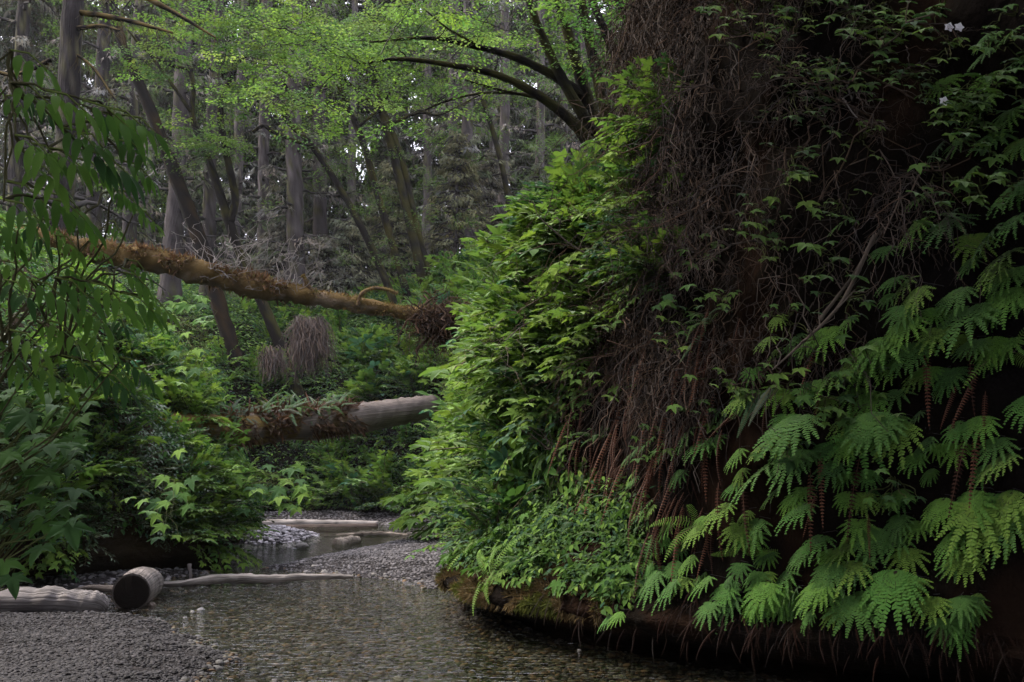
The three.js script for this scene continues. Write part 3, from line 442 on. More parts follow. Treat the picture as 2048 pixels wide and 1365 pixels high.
{
  const q = new THREE.Quaternion(), e = new THREE.Euler(), S = V(1, 1, 1), lists = [[], []], r = rng(99);
  const put = (x, d, s, c) => { e.set(rr(-.35, .35, r), r() * 6.28, rr(-.35, .35, r)); q.setFromEuler(e); const y = groundY(x, d); lists[r() < .5 ? 0 : 1].push([new THREE.Matrix4().compose(V(x, y + s * .12, -d), q, S.set(s, s, s)), c]); };
  const barStone = () => { const k = rr(.03, .13, r), w = rr(-.02, .02, r); return [k * (1.02 + w), k * .94, k * (1 - w)]; }, bed = () => { const k = rr(.018, .095, r); return r() < .3 ? [k * 1.3, k * .85, k * .5] : r() < .4 ? [k, k * .9, k * .62] : [k, k * .96, k * .95]; };
  for (let k = 0; k < 42000; k++) { const d = 6.8 + 5 * Math.pow(r(), 1.4), x = rr(-.52 * d - .6, -1.3, r); if (sdPoly(BARS[0].P, x, d) > -.4) put(x, d, rr(.006, .018, r) * (r() < .06 ? 1.7 : 1), barStone().map(v => v * .38)); }  // near bar stones darkened: partly wet, partly shade put into their colour
  for (let k = 0; k < 34000; k++) { const d = 6.6 + 12 * Math.pow(r(), 1.3), x = rr(-.4 * d, .35 * d, r); if (groundY(x, d) < .02) put(x, d, rr(.013, .034, r) * (r() < .06 ? 1.7 : 1), bed()); }
  for (let k = 0; k < 46000; k++) { const d = 11.5 + 18 * r(), x = rr(-5, -.4, r); if (sdPoly(BARS[1].P, x, d) > -.3) put(x, d, rr(.011, .026, r) * (r() < .04 ? 1.8 : 1), barStone()); }
  for (let k = 0; k < 2600; k++) { const d = 22 + 9 * r(), x = rr(-9, -5, r); if (sdPoly(BARS[2].P, x, d) > -.3) put(x, d, rr(.03, .08, r), barStone().map(v => v * 2.8)); }
  for (let k = 0; k < 14000; k++) { const d = 29 + 11 * r(), x = rr(-12, -.6, r); if (sdPoly(BARS[3].P, x, d) > -.3) put(x, d, rr(.02, .05, r), barStone()); }
  for (let k = 0; k < 4000; k++) { const d = 11 + 6 * r(), x = rr(-8, -3, r); if (sdPoly(BARS[4].P, x, d) > -.3) put(x, d, rr(.012, .045, r), barStone()); }
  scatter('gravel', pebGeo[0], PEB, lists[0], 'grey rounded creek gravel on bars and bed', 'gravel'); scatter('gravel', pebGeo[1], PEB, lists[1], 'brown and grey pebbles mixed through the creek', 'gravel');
}
// ------------------------------------------------------------------ plant pieces
const UP = V(0, 1, 0);
function place(m, mat) { mat.decompose(m.position, m.quaternion, m.scale); return m; }
const oneLeaf = (tpl, c, s = 1) => { const g = new GB(); g.add(tpl, new THREE.Matrix4().makeScale(s, s, s), c); return g.geo(); };
function frondGeo(c, o = {}) { // arching feather frond, unit length along X, arching in Z
  const g = new GB(), n = o.n ?? 26, r = rng(o.seed ?? 3), a0 = o.a0 ?? .85, a1 = o.a1 ?? -.75, w = o.w ?? .13, P = []; let x = 0, z = 0;
  for (let k = 0; k <= n; k++) { const t = k / n, a = lerp(a0, a1, Math.pow(t, o.bend ?? .9)); P.push([x, z, a]); x += Math.cos(a) / n; z += Math.sin(a) / n; }
  g.tube(P.filter((_, k) => k % 3 === 0).map(([a, b]) => V(a, 0, b)), radii([.008, .002], Math.floor(n / 3)), 3, o.stalk ?? [.09, .07, .03], 0, false);
  for (let k = 2; k < n; k++) { const t = k / n, [px, pz, a] = P[k], L = w * (t < .25 ? lerp(.55, 1, t / .25) : Math.pow(1 - (t - .25) / .78, .75)) * rr(.9, 1.1, r), bw = .42 / n * (o.fat ?? 1);
    for (const s of [-1, 1]) { const cc = tint(c, .16, r), fx = .28 * L, dz = -(o.sag ?? .25) * L, b = g.n, ca = Math.cos(a), sa = Math.sin(a);
      g.v(px - bw * ca, 0, pz - bw * sa, cc); g.v(px + bw * ca, 0, pz + bw * sa, cc); g.v(px + fx * .5 * ca + bw * 1.1 * ca, s * L * .55, pz + .02 * L, cc); g.v(px + fx * .5 * ca - bw * 1.1 * ca, s * L * .55, pz + .02 * L, cc); g.v(px + fx * ca, s * L, pz + dz, cc);
      g.i.push(b, b + 1, b + 2, b, b + 2, b + 3, b + 3, b + 2, b + 4); } }
  return g.geo();
}
function pinnaGeo(c, seed) { // one finger of a five-finger fern: two ranks of oblong leaflets on a dark rib
  const g = new GB(), r = rng(seed), n = 17; let b;
  const zz = x => -.3 * x * x; g.tube([0, .25, .5, .75, 1].map(x => V(x, 0, zz(x))), radii([.007, .003], 4), 3, [.02, .012, .01], 0, false);
  for (let k = 0; k < n; k++) { const x = (k + .4) / n, W = .105 * Math.pow(Math.sin(Math.PI * (.16 + .8 * Math.pow(x, .9))), .6) * (1 - .25 * x), h = .43 / n;
    for (const s of [-1, 1]) { const cc = tint(c, .15, r), z = zz(x), tw = rr(-.02, .025, r), f = W * .3; b = g.n;
      g.v(x - h, 0, zz(x - h), cc); g.v(x + h, 0, zz(x + h), cc); g.v(x + h + f, s * W * .92, z - .012 + tw, cc); g.v(x + f * .9, s * W, z - .02 + tw, cc); g.v(x - h * .8 + f, s * W * .9, z - .014 + tw, cc);
      g.i.push(b, b + 1, b + 2, b, b + 2, b + 3, b, b + 3, b + 4); } }
  return g.geo();
}
const PINNA = [[.08, .18, .03], [.095, .2, .03], [.06, .15, .028], [.07, .155, .036], [.04, .1, .022], [.12, .21, .035]].map((c, k) => pinnaGeo(c, 70 + k));
const STIPE = (() => { const g = new GB(); g.tube([V(0, 0, 0), V(.5, 0, .12), V(1, 0, .1)], [.018, .015, .012], 4, [.012, .008, .008], 0, false); return g.geo(); })();
const SWORD = [0, 1, 2].map(k => frondGeo([[.035, .085, .022], [.05, .105, .026], [.03, .07, .03]][k], { seed: 10 + k, a0: .9 + .12 * k, a1: -.6 - .25 * k, fat: .72 }));
const LADY = [0, 1].map(k => frondGeo([[.1, .19, .03], [.085, .16, .025]][k], { seed: 20 + k, a0: .75 - .2 * k, a1: -.6, w: .16, fat: .55, n: 22 }));
const HANG = [0, 1].map(k => frondGeo([[.04, .075, .035], [.06, .08, .055]][k], { seed: 30 + k, a0: .3, a1: -.2, w: .1, n: 30 }));
const DEADF = [0, 1, 2].map(k => frondGeo([[.055, .02, .012], [.035, .015, .01], [.11, .046, .028]][k], { seed: 40 + k, a0: .35, a1: -.45 + .3 * k, w: .055, sag: 1.1, n: 24, fat: .5, stalk: [.06, .03, .02] }));
// five-finger fern: wiry stalks out of the wall, each with a hand of fingers
function handFern(q, n, size, label, group, o = {}) {
  const t = thing('five_finger_fern', label, 'fern', group), r = rng(Math.round(q.x * 977 + q.y * 3331 + q.z * 71)); t.position.copy(q);
  const side = V(0, 1, 0).cross(n).normalize(), nf = o.fronds ?? 1;
  for (let f = 0; f < nf; f++) {
    const yaw = rr(-.45, .45, r) + (o.yaw ?? -.25) + (f - (nf - 1) / 2) * .5, L = size * rr(.95, 1.3, r), out = n.clone().applyAxisAngle(UP, yaw);
    const hub = out.clone().multiplyScalar(size * rr(.35, .6, r)).add(V(0, size * rr(-.1, .35, r), 0)).addScaledVector(side, size * rr(-.2, .2, r) + (f - (nf - 1) / 2) * size * .6), back = out.clone().multiplyScalar(-.12);
    const st = part('frond', STIPE, M.fern, t); place(st, frameM(back, hub.clone().sub(back), UP, 1)); st.scale.setScalar(hub.distanceTo(back)); st.updateMatrix();
    const inv = st.matrix.clone().invert();
    const axis = out.clone().multiplyScalar(.62).add(V(0, -rr(.55, 1.2, r), 0)).add(V(-.25, 0, 0)).normalize(), wide = UP.clone().cross(axis).normalize(), norm = axis.clone().cross(wide).normalize();
    const np = o.np ?? (9 + Math.floor(r() * 5)), span = rr(1.15, 1.8, r), g = PINNA[Math.floor(r() * PINNA.length)];
    for (let k = 0; k < np; k++) { const u = k / (np - 1) * 2 - 1, a = u * span + rr(-.05, .05, r), len = L * (1.05 - .5 * Math.abs(u) ** 1.6) * rr(.9, 1.08, r), dir = axis.clone().multiplyScalar(Math.cos(a)).addScaledVector(wide, Math.sin(a)).addScaledVector(norm, .12);
      const p = part('finger', g, M.fern, st); const m = frameM(hub, dir, norm, len); place(p, inv.clone().multiply(m)); }
  }
  return t;
}
function rosetteFern(name, q, up, size, count, geos, label, group, o = {}) {
  const t = thing(name, label, 'fern', group), r = rng(Math.round(q.x * 577 + q.y * 1331 + q.z * 91)); t.position.copy(q);
  const spread = o.spread ?? 6.283, a0 = o.az ?? r() * 6.28, f0 = frameM(V(0, 0, 0), Math.abs(up.y) < .95 ? V(up.x, 0, up.z).cross(up).cross(up).negate() : V(1, 0, 0), up);
  for (let k = 0; k < count; k++) { const a = a0 + (spread > 6 ? k / count * spread : (k / Math.max(1, count - 1) - .5) * spread) + rr(-.2, .2, r), el = rr(-.25, .3, r);
    const dir = V(Math.cos(a), Math.sin(a), el).applyMatrix4(f0), z = V(-Math.cos(a) * el, -Math.sin(a) * el, 1).applyMatrix4(f0), m = part('frond', pick(geos, r), o.mat ?? M.fern, t); place(m, frameM(V(0, 0, 0), dir, z, size * rr(.75, 1.15, r))); }
  return t;
}
// leafy branches, one unit long along X
function branchGeo(kind, seed) {
  const g = new GB(), r = rng(seed), n = 8, pts = []; for (let k = 0; k <= n; k++) { const t = k / n; pts.push(V(t, .07 * N3(seed, t * 3, 1), .12 * Math.sin(t * 2.2) - .16 * t * t + .05 * N3(seed, t * 3, 7))); }
  const K = { thimble: { c: [GREEN.lime, GREEN.lime, [.13, .22, .03], GREEN.bright], n: 14, s: .22, tpl: PALM }, salmon: { c: [GREEN.bright, GREEN.mid, GREEN.lime], n: 14, s: .14, tpl: OVATE, tri: 1 }, deep: { c: [GREEN.deep, GREEN.mid, GREEN.cool], n: 14, s: .15, tpl: OVATE, tri: 1 }, huckle: { c: [[.03, .058, .024], [.04, .07, .03], [.05, .075, .035]], n: 24, s: .12, tpl: OVATE }, tall: { c: [GREEN.bright, GREEN.cool, GREEN.mid], n: 8, s: .26, tpl: OVATE, tri: 1 } }[kind];
  g.tube(pts, radii([.012, .004], n), 4, [.06, .05, .025], 0, false);
  for (let k = 0; k < K.n; k++) {
    const t = .18 + .82 * (k + rr(0, .5, r)) / K.n, i = Math.min(n - 1, Math.floor(t * n)), p = pts[i].clone().lerp(pts[i + 1], t * n - i), sd = k % 2 ? 1 : -1, c = tint(pick(K.c, r), .22, r);
    const out = V(rr(.35, .95, r), sd * rr(.5, 1, r), rr(-.1, .3, r)).normalize(), e = p.clone().addScaledVector(out, K.s * rr(.35, .6, r)), s = K.s * rr(.7, 1.25, r);
    g.tube([p, e], [.004, .003], 3, [.07, .09, .03], 0, false);
    const leaf = (dir, sc) => g.add(K.tpl, frameM(e, dir, V(rr(-.45, .45, r), rr(-.45, .45, r), 1), sc), tint(c, .15, r));
    if (K.tri) for (const a of [-1, 0, 1]) { const d = out.clone().applyAxisAngle(V(0, 0, 1), a * 1.05); d.z -= .3; leaf(d, s * (a ? .8 : 1)); } else { out.z -= rr(0, .45, r); leaf(out, s); }
  }
  return g.geo();
}
const BR = {}; for (const k of ['thimble', 'salmon', 'deep', 'huckle', 'tall']) BR[k] = [1, 2, 3, 4].map(s => branchGeo(k, s * 31 + k.length * 7));
function bush(name, q, up, size, count, kinds, label, category, group, mat) {
  const t = thing(name, label, category, group), r = rng(Math.round(Math.abs(q.x * 713 + q.y * 2971 + q.z * 131))); t.position.copy(q);
  const f0 = frameM(V(0, 0, 0), Math.abs(up.y) < .97 ? V(up.z, 0, -up.x).cross(up) : V(1, 0, 0), up);
  for (let k = 0; k < count; k++) { const a = k * 2.4 + rr(-.4, .4, r), el = rr(.15, 1.25, r), ce = Math.cos(el), dir = V(Math.cos(a) * ce, Math.sin(a) * ce, Math.sin(el)).applyMatrix4(f0), z = UP.clone().addScaledVector(dir, -.5);
    place(part('leafy_branch', pick(BR[pick(kinds, r)], r), mat ?? M.leaf, t), frameM(V(0, 0, 0), dir, z, size * rr(.7, 1.2, r))); }
  return t;
}
const over = q => { const d = -q.z, x = q.x / d * FPX + CX, y = 960 - (q.y - EYE) / d * FPX; return d < 19 && y < 360 && x < 1345 - y * .42; };  // would stand before the alder stems
const stem = q => { const d = -q.z, x = q.x / d * FPX + CX, y = 960 - (q.y - EYE) / d * FPX; return d > 18 && d < 38 && y < 810 && y > 540 && x > 385 + (y - 560) * .2 && x < 560; };  // would stand before the leaning alder foot
const vis = q => { const d = -q.z; if (d < 3) return false; const x = q.x / d * FPX * 1.0 + CX, y = 960 - (q.y - EYE) / d * FPX; return x > -260 && x < 2300 && y > -260 && y < 1450; };

// ------------------------------------------------------------------ undergrowth that covers the slopes
{
  const clump = (cols, tpl, n, s, seed, spread = .3) => { const g = new GB(), r = rng(seed); for (let k = 0; k < n; k++) { const a = r() * 6.28, t = Math.sqrt(r()) * spread, h = rr(.0, .3, r); g.add(tpl, frameM(V(Math.cos(a) * t, h, Math.sin(a) * t), V(Math.cos(a + rr(-1, 1, r)), rr(-.5, .2, r), Math.sin(a + rr(-1, 1, r))), V(rr(-.5, .5, r), 1, rr(-.5, .5, r)), s * rr(.6, 1.3, r)), tint(pick(cols, r), .25, r)); } return g.geo(); };
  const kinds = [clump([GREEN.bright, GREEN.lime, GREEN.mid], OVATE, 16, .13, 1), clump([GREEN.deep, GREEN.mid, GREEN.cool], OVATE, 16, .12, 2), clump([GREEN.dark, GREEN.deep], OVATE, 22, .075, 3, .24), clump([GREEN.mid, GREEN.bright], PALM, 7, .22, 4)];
  const lists = [[], [], [], []], r = rng(404), q4 = new THREE.Quaternion(), q5 = new THREE.Quaternion();
  const put = (k, q, n, s) => { const up = n.clone().multiplyScalar(.6).add(V(0, .55, 0)).normalize(); q4.setFromUnitVectors(UP, up); q5.setFromAxisAngle(UP, r() * 6.28); lists[k].push([new THREE.Matrix4().compose(q, q4.multiply(q5), V(s, s, s))]); };
  for (let k = 0; k < 5200; k++) { const s = rr(.46, .98, r), p = rr(.3, .98, r); const { q, n } = onBank(RB, s, p); if (vis(q) && !over(q)) put(r() < .5 ? 0 : r() < .6 ? 1 : 3, q, n, rr(.5, 1.1, r)); }
  for (let k = 0; k < 1500; k++) { const s = rr(.36, .66, r), p = rr(.15, .3, r); const { q, n } = onBank(RB, s, p); if (vis(q)) { if (fbm(q.x * 1.4, 3, q.z * 1.4) > -.28) put(r() < .4 ? 0 : r() < .75 ? 1 : 3, q, n, rr(.25, .75, r)); }; }
  for (let k = 0; k < 700; k++) { const s = rr(.2, .48, r), p = rr(.7, .95, r); const { q, n } = onBank(RB, s, p); if (!over(q)) put(1, q, n, rr(.6, 1.2, r)); }
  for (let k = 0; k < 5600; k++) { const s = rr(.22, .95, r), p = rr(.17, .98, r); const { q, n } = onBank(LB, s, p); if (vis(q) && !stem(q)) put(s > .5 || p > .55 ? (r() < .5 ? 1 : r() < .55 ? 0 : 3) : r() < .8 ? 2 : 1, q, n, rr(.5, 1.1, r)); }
  for (let k = 0; k < 17000; k++) { const x = rr(-22, 8, r), t = Math.pow(r(), 1.7) * 24, d = backFoot(x) + .4 + t, y = groundY(x, d), q = V(x, y, -d); if (vis(q)) put(t < 4 ? (r() < .65 ? 1 : 0) : r() < .5 ? 1 : 0, q, UP, rr(.7, 1.7, r)); }
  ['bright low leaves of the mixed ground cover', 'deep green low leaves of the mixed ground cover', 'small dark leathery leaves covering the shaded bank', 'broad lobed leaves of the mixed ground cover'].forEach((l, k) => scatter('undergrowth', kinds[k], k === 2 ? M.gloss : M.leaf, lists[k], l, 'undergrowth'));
}
// ------------------------------------------------------------------ bushes
{
  const r = rng(777);
  const bank2 = (B, n, s0, s1, p0, p1, f) => { let k = 0, guard = 0; while (k < n && guard++ < n * 20) { const { q, n: nn } = onBank(B, rr(s0, s1, r), rr(p0, p1, r)); if (!vis(q) || (B === LB && stem(q)) || over(q.clone().add(V(-.35, .35, 0)))) continue; const up = nn.clone().multiplyScalar(.75).add(V(0, .6, 0)).normalize(); f(q, up); k++; } };
  bank2(RB, 95, .49, .95, .3, .82, (q, up) => bush('thimbleberry_bush', q, up, rr(.6, 1.15, r), 11, ['thimble', 'thimble', 'salmon'], 'lime green broad leaved bush on the sunny creek slope below the alders', 'bush', 'lime broad leaved bushes on the slope'));
  bank2(RB, 62, .395, .54, .42, .84, (q, up) => bush('thimbleberry_bush', q, up, rr(.5, .85, r), 9, ['thimble', 'thimble', 'salmon'], 'lime green bush crowning the cliff edge beside the bare twigs', 'bush', 'lime bushes along the cliff edge'));
  bank2(RB, 55, .345, .43, .44, .86, (q, up) => { if (!(q.z < -4 && q.y > 3)) return; bush('thimbleberry_bush', q, up, rr(.45, .75, r), 8, ['thimble', 'salmon', 'deep'], 'x', 'bush', 'lime bushes along the cliff edge'); });
  bank2(RB, 85, .48, .95, .18, .7, (q, up) => bush('salmonberry_bush', q, up, rr(.5, .95, r), 11, ['salmon', 'deep', 'tall'], 'mid green three leaflet bush on the lower creek slope', 'bush', 'mid green bushes on the lower slope'));
  bank2(RB, 14, .745, .83, .26, .5, (q, up) => bush('salmonberry_bush', q, V(-.8, .6, .1).normalize(), rr(1.1, 1.5, r), 12, ['salmon', 'thimble', 'tall'], 'x', 'bush', 'bright bushes on the far spur'));
  bank2(LB, 60, .42, .62, .5, .95, (q, up) => bush('salmonberry_bush', q, up, rr(.45, .75, r), 9, ['salmon', 'thimble', 'deep'], 'soft green bush on top of the bank below the upper log', 'bush', 'soft green bushes on the bank top'));
  bank2(LB, 48, .3, .5, .14, .6, (q, up) => bush('salmonberry_bush', q, up.clone().lerp(V(.5, -.1, .8), r() * .5).normalize(), rr(.5, .9, r), 10, ['thimble', 'salmon', 'deep'], 'x', 'bush', 'leafy bushes on the shaded bank'));
  bank2(LB, 52, .26, .5, .15, .6, (q, up) => bush('huckleberry_bush', q, up, rr(.45, .7, r), 9, ['huckle'], 'dark small leaved evergreen bush hanging on the shaded bank face', 'bush', 'dark evergreen bushes on the shaded bank', M.gloss));
  for (let k = 0; k < 40; k++) { const x = rr(-7, -.8, r), t = .3 + r() * 4, d = backFoot(x) + t; bush('salmonberry_bush', V(x, groundY(x, d), -d), UP, rr(1.1, 1.7, r), 13, ['salmon', 'thimble', 'tall'], 'x', 'bush', 'bright bushes on the far spur'); }
  for (let k = 0; k < 190; k++) { const x = rr(-12, .5, r), t = Math.pow(r(), 1.3) * 10, d = backFoot(x) + t; bush('creekside_bush', V(x, groundY(x, d), -d), UP, rr(.8, 1.5, r), 11, t < 3 ? ['deep', 'salmon', 'salmon'] : ['salmon', 'deep', 'thimble'], t < 3 ? 'deep green bush at the foot of the far creek bank' : 'green bush on the far slope beneath the upper log', 'bush', t < 3 ? 'deep green bushes along the far bank' : 'green bushes on the far slope'); }
}
// ------------------------------------------------------------------ ferns on the dark wall
const FERNS = [[1862, 486, 75], [1925, 515, 70], [2032, 400, 80], [2015, 480, 80], [1955, 362, 55], [1882, 615, 85, 2], [1842, 680, 70], [1965, 640, 95, 2], [2010, 610, 70], [2040, 560, 60], [1765, 700, 80], [1800, 735, 75], [1705, 760, 85, 2], [1640, 790, 60], [1800, 640, 55], [1720, 800, 80], [1640, 885, 95, 2], [1546, 885, 55], [1565, 945, 90, 2], [1745, 880, 95, 2], [1690, 850, 60], [1800, 860, 55], [1382, 888, 50], [1416, 905, 55], [1325, 895, 38], [1440, 880, 40], [1612, 1026, 62], [1692, 1012, 50], [1652, 1085, 65], [1725, 1092, 62], [1590, 1000, 45], [1345, 1062, 42], [1400, 1058, 52], [1322, 1095, 42], [1388, 1122, 50], [1350, 1140, 40], [1310, 1020, 30], [1425, 1185, 60], [1585, 1170, 62], [1555, 1205, 48], [1640, 1155, 62], [1690, 1158, 72], [1755, 1170, 85, 2], [1792, 1112, 72], [1835, 1185, 62], [1530, 1222, 40], [1905, 1030, 80, 2], [1965, 1040, 95, 2], [2010, 1080, 90], [2040, 1030, 80], [1930, 1100, 70], [1945, 872, 62], [1992, 900, 60], [2036, 920, 70], [1885, 905, 55], [1985, 960, 60], [1860, 960, 45], [1236, 1238, 36], [1010, 1150, 34], [1180, 1060, 32], [1900, 300, 50], [1830, 420, 45], [2020, 250, 55], [1990, 90, 45], [1480, 960, 40], [1500, 1030, 40], [1450, 830, 38], [1530, 1110, 40], [2040, 830, 70], [1760, 1000, 45], [1280, 960, 30], [1365, 960, 34], [2038, 140, 50], [1700, 450, 40], [1760, 520, 45], [1300, 1140, 32], [1270, 1190, 30], [1470, 1160, 38], [1620, 690, 45], [1560, 640, 36], [2035, 310, 60]];
{ const r = rng(4242); for (let k = 0; k < 75; k++) { const px = rr(1460, 2046, r), py = rr(560, 1215, r); FERNS.push([px, py, rr(34, 66, r), r() < .3 ? 2 : 1]); } for (let k = 0; k < 22; k++) FERNS.push([rr(1240, 1480, r), rr(860, 1190, r), rr(26, 42, r), 1]); for (let k = 0; k < 34; k++) { const px = rr(1280, 2046, r); FERNS.push([px, lerp(1225, 1285, (px - 1280) / 766) - rr(0, 70, r), rr(36, 70, r), 1]); } for (let k = 0; k < 14; k++) FERNS.push([rr(1880, 2046, r), rr(60, 560, r), rr(45, 75, r), 1]); }
FERNS.forEach(([px, py, w, nf], k) => {
  const h = hit(px + w * .35, py - w * .25, RB.mesh); if (!h) return;
  const n = V(h.n.x, 0, h.n.z).normalize(), where = py < 550 ? 'high on the dark wall' : py < 830 ? 'at mid height on the dark wall' : py < 1080 ? 'on the lower dark wall' : 'just above the black undercut';
  const lab = px === 1236 ? 'single small round fern hanging lowest of all over the water' : `five-finger fern with spread fingers ${px > 1850 ? 'near the outer edge' : px > 1500 ? 'in the main hanging mass' : 'near the brown dead fronds'} ${where}`;
  handFern(h.q, n, w * h.d / FPX, lab, px === 1236 ? null : `five-finger ferns ${where}`, { fronds: nf ?? (k % 3 === 0 ? 2 : 1) });
});
// upright and arching ferns of other kinds
function fernAt(px, py, mesh, w, count, name, geos, label, group, o) { const h = hit(px, py, mesh); if (h) rosetteFern(name, h.q, o?.up ?? h.n.clone().multiplyScalar(.5).add(V(0, .8, 0)).normalize(), w * h.d / FPX, count, geos, label, group, o); }
fernAt(1025, 1015, RB.mesh, 120, 7, 'sword_fern', SWORD, 'upright sword fern at the crest of the mossy bank', null, { up: V(-.2, 1, .1).normalize() });
fernAt(978, 1095, RB.mesh, 115, 9, 'lady_fern', LADY, 'yellow green upright fern leaning out over the gravel bar', null, { up: V(-.45, .85, .2).normalize() });
fernAt(985, 1150, RB.mesh, 105, 9, 'lady_fern', LADY, 'pale feathery fern drooping at the bank tip by the pool', null, { up: V(-.8, .5, .3).normalize() });
fernAt(1400, 1050, RB.mesh, 105, 5, 'lady_fern', LADY, 'bright feathery frond fern in the middle of the lower wall', null, { up: V(-.6, .6, .5).normalize() });
fernAt(2030, 705, RB.mesh, 130, 4, 'lady_fern', LADY, 'bright broad fern at the outer edge of the wall', null, { up: V(-.7, .6, .4).normalize() });
fernAt(1480, 1100, RB.mesh, 75, 4, 'lady_fern', LADY, 'single toothed frond fern above the black undercut', null, { up: V(-.5, -.2, .8).normalize() });
fernAt(1150, 1060, RB.mesh, 95, 6, 'sword_fern', SWORD, 'arching sword fern spreading over the leafy bank', null, {});
for (const [px, py] of [[1080, 1090], [1210, 1080], [1110, 1000], [1230, 1010], [1180, 1130], [1050, 1130], [1290, 1060]]) fernAt(px, py, RB.mesh, 75, 5, 'sword_fern', SWORD, 'x', 'sword ferns on the low leafy bank', {});
fernAt(905, 1075, RB.mesh, 50, 5, 'sword_fern', DEADF, 'rusty withered fern clump at the far bank corner', null, {});
{
  const r = rng(515);
  for (const [px, py, w] of [[1250, 470, 90], [1320, 330, 100], [1300, 500, 110], [1230, 570, 110], [1180, 610, 100], [1330, 600, 100], [1120, 760, 85], [1160, 800, 90], [1210, 720, 90], [1090, 880, 80], [1000, 920, 75], [1120, 930, 80], [1240, 650, 90], [1060, 980, 70], [1350, 250, 90], [1280, 420, 90], [1200, 880, 70], [1150, 690, 85], [1420, 650, 90], [1060, 820, 70]]) fernAt(px, py, RB.mesh, w, 7, 'sword_fern', SWORD, 'dark arching sword fern among the leafy slope bushes', 'sword ferns among the slope bushes', {});
  for (const [px, py, w] of [[330, 800, 80], [370, 830, 85], [300, 760, 80], [400, 780, 70], [350, 880, 70], [430, 940, 70], [400, 990, 70], [440, 1030, 60], [380, 1050, 60], [260, 700, 80], [455, 1060, 50], [330, 930, 60], [280, 1000, 60]]) fernAt(px, py, LB.mesh, w, 7, 'sword_fern', SWORD, 'drooping sword fern on the shaded bank under the lower log', 'sword ferns on the shaded bank', {});
  for (let k = 0; k < 16; k++) { const i = 26 + k * 2, q = lowLog.pts[i].clone().add(V(0, lowLog.rs[i] * .9, rr(-.1, .2, r))); rosetteFern('log_fern', q, V(rr(-.4, .4, r), .8, .5).normalize(), rr(.5, .8, r), 9, k % 4 === 3 ? DEADF : k % 2 ? SWORD : HANG, k % 4 === 3 ? 'withered reddish fern tuft on the lower fallen log' : 'grey green fern tuft growing on the lower fallen log', 'fern tufts on the lower log'); }
  // hanging fronds, living and dead
  for (const [px, py, w, g, l] of [[1560, 780, 110, HANG[1], 'grey hanging frond beside a rusty one on the wall'], [1525, 790, 120, HANG[0], 'grey green frond hanging straight down the wall'], [1570, 800, 80, DEADF[2], 'rusty frond hanging under the leaves painted lit'], [1490, 830, 95, DEADF[2], 'rusty frond hanging alone beside the grey frond pair'], [1430, 660, 90, HANG[0], 'long bluish frond arching out from the wall']]) { const h = hit(px, py, RB.mesh); if (!h) continue; const m = solo('hanging_frond', g, M.fern, l, 'fern frond'); place(m, frameM(h.q.clone().addScaledVector(h.n, .12), V(h.n.x * .5 - .35, -1, h.n.z * .5), h.n, w * h.d / FPX)); }
  let c = 0; while (c < 135) { const px = rr(1150, 2040, r), py = rr(620, 1060, r); if (px > 1480 && r() < .9) continue; if (py < 700 && px < 1220) continue; const h = hit(px, py, RB.mesh); c++; if (!h) continue; const m = solo('dead_frond', pick(DEADF, r), M.dead, px < 1420 ? 'curled reddish brown dead frond hanging on the bare patch of wall' : 'dark brown dead frond hanging between the green ferns', 'fern frond', px < 1420 ? 'dead fronds on the bare patch' : 'dead fronds between the green ferns'); place(m, frameM(h.q.clone().addScaledVector(h.n, rr(.04, .16, r)), V(h.n.x * .15 + rr(-.25, .15, r), -1, h.n.z * .15), h.n, rr(.35, .75, r))); }
  const list = [[], []]; for (let k = 0; k < 6500; k++) { const s = rr(.14, .52, r), p = rr(.14, .72, r), { q, n } = onBank(RB, s, p); if (q.y < .9 || (p > .46 && s < .42) || fbm(q.x * .9, q.y * .35, q.z * .9) < (s > .3 && p < .5 ? .0 : .22)) continue; const sc = rr(.12, .36, r), m = frameM(q.addScaledVector(n, rr(0, .07, r)), V(n.x * .4 + rr(-.6, .6, r), -1, n.z * .4 + rr(-.5, .5, r)), n.clone().add(V(rr(-.5, .5, r), 0, rr(-.5, .5, r))), sc); const k2 = rr(.25, .8, r); list[r() < .5 ? 0 : 1].push([m, [k2, k2, k2]]); }
  for (let k = 0; k < 420; k++) { const s = rr(.1, .42, r), p = rr(.1, .24, r), { q, n } = onBank(RB, s, p), k2 = rr(.1, .5, r); list[r() < .5 ? 0 : 1].push([frameM(q.addScaledVector(n, rr(.02, .12, r)), V(n.x * .4 + rr(-.6, .6, r), -1, n.z * .4 + rr(-.5, .5, r)), n.clone().add(V(rr(-.6, .6, r), 0, rr(-.6, .6, r))), rr(.1, .32, r)), [k2, k2, k2]]); }
  scatter('dead_fern_litter', DEADF[0], M.dead, list[0], 'brown dead fern thatch matted over the dark wall', 'fern litter'); scatter('dead_fern_litter', DEADF[1], M.dead, list[1], 'dark dead fern thatch matted over the dark wall', 'fern litter');
}
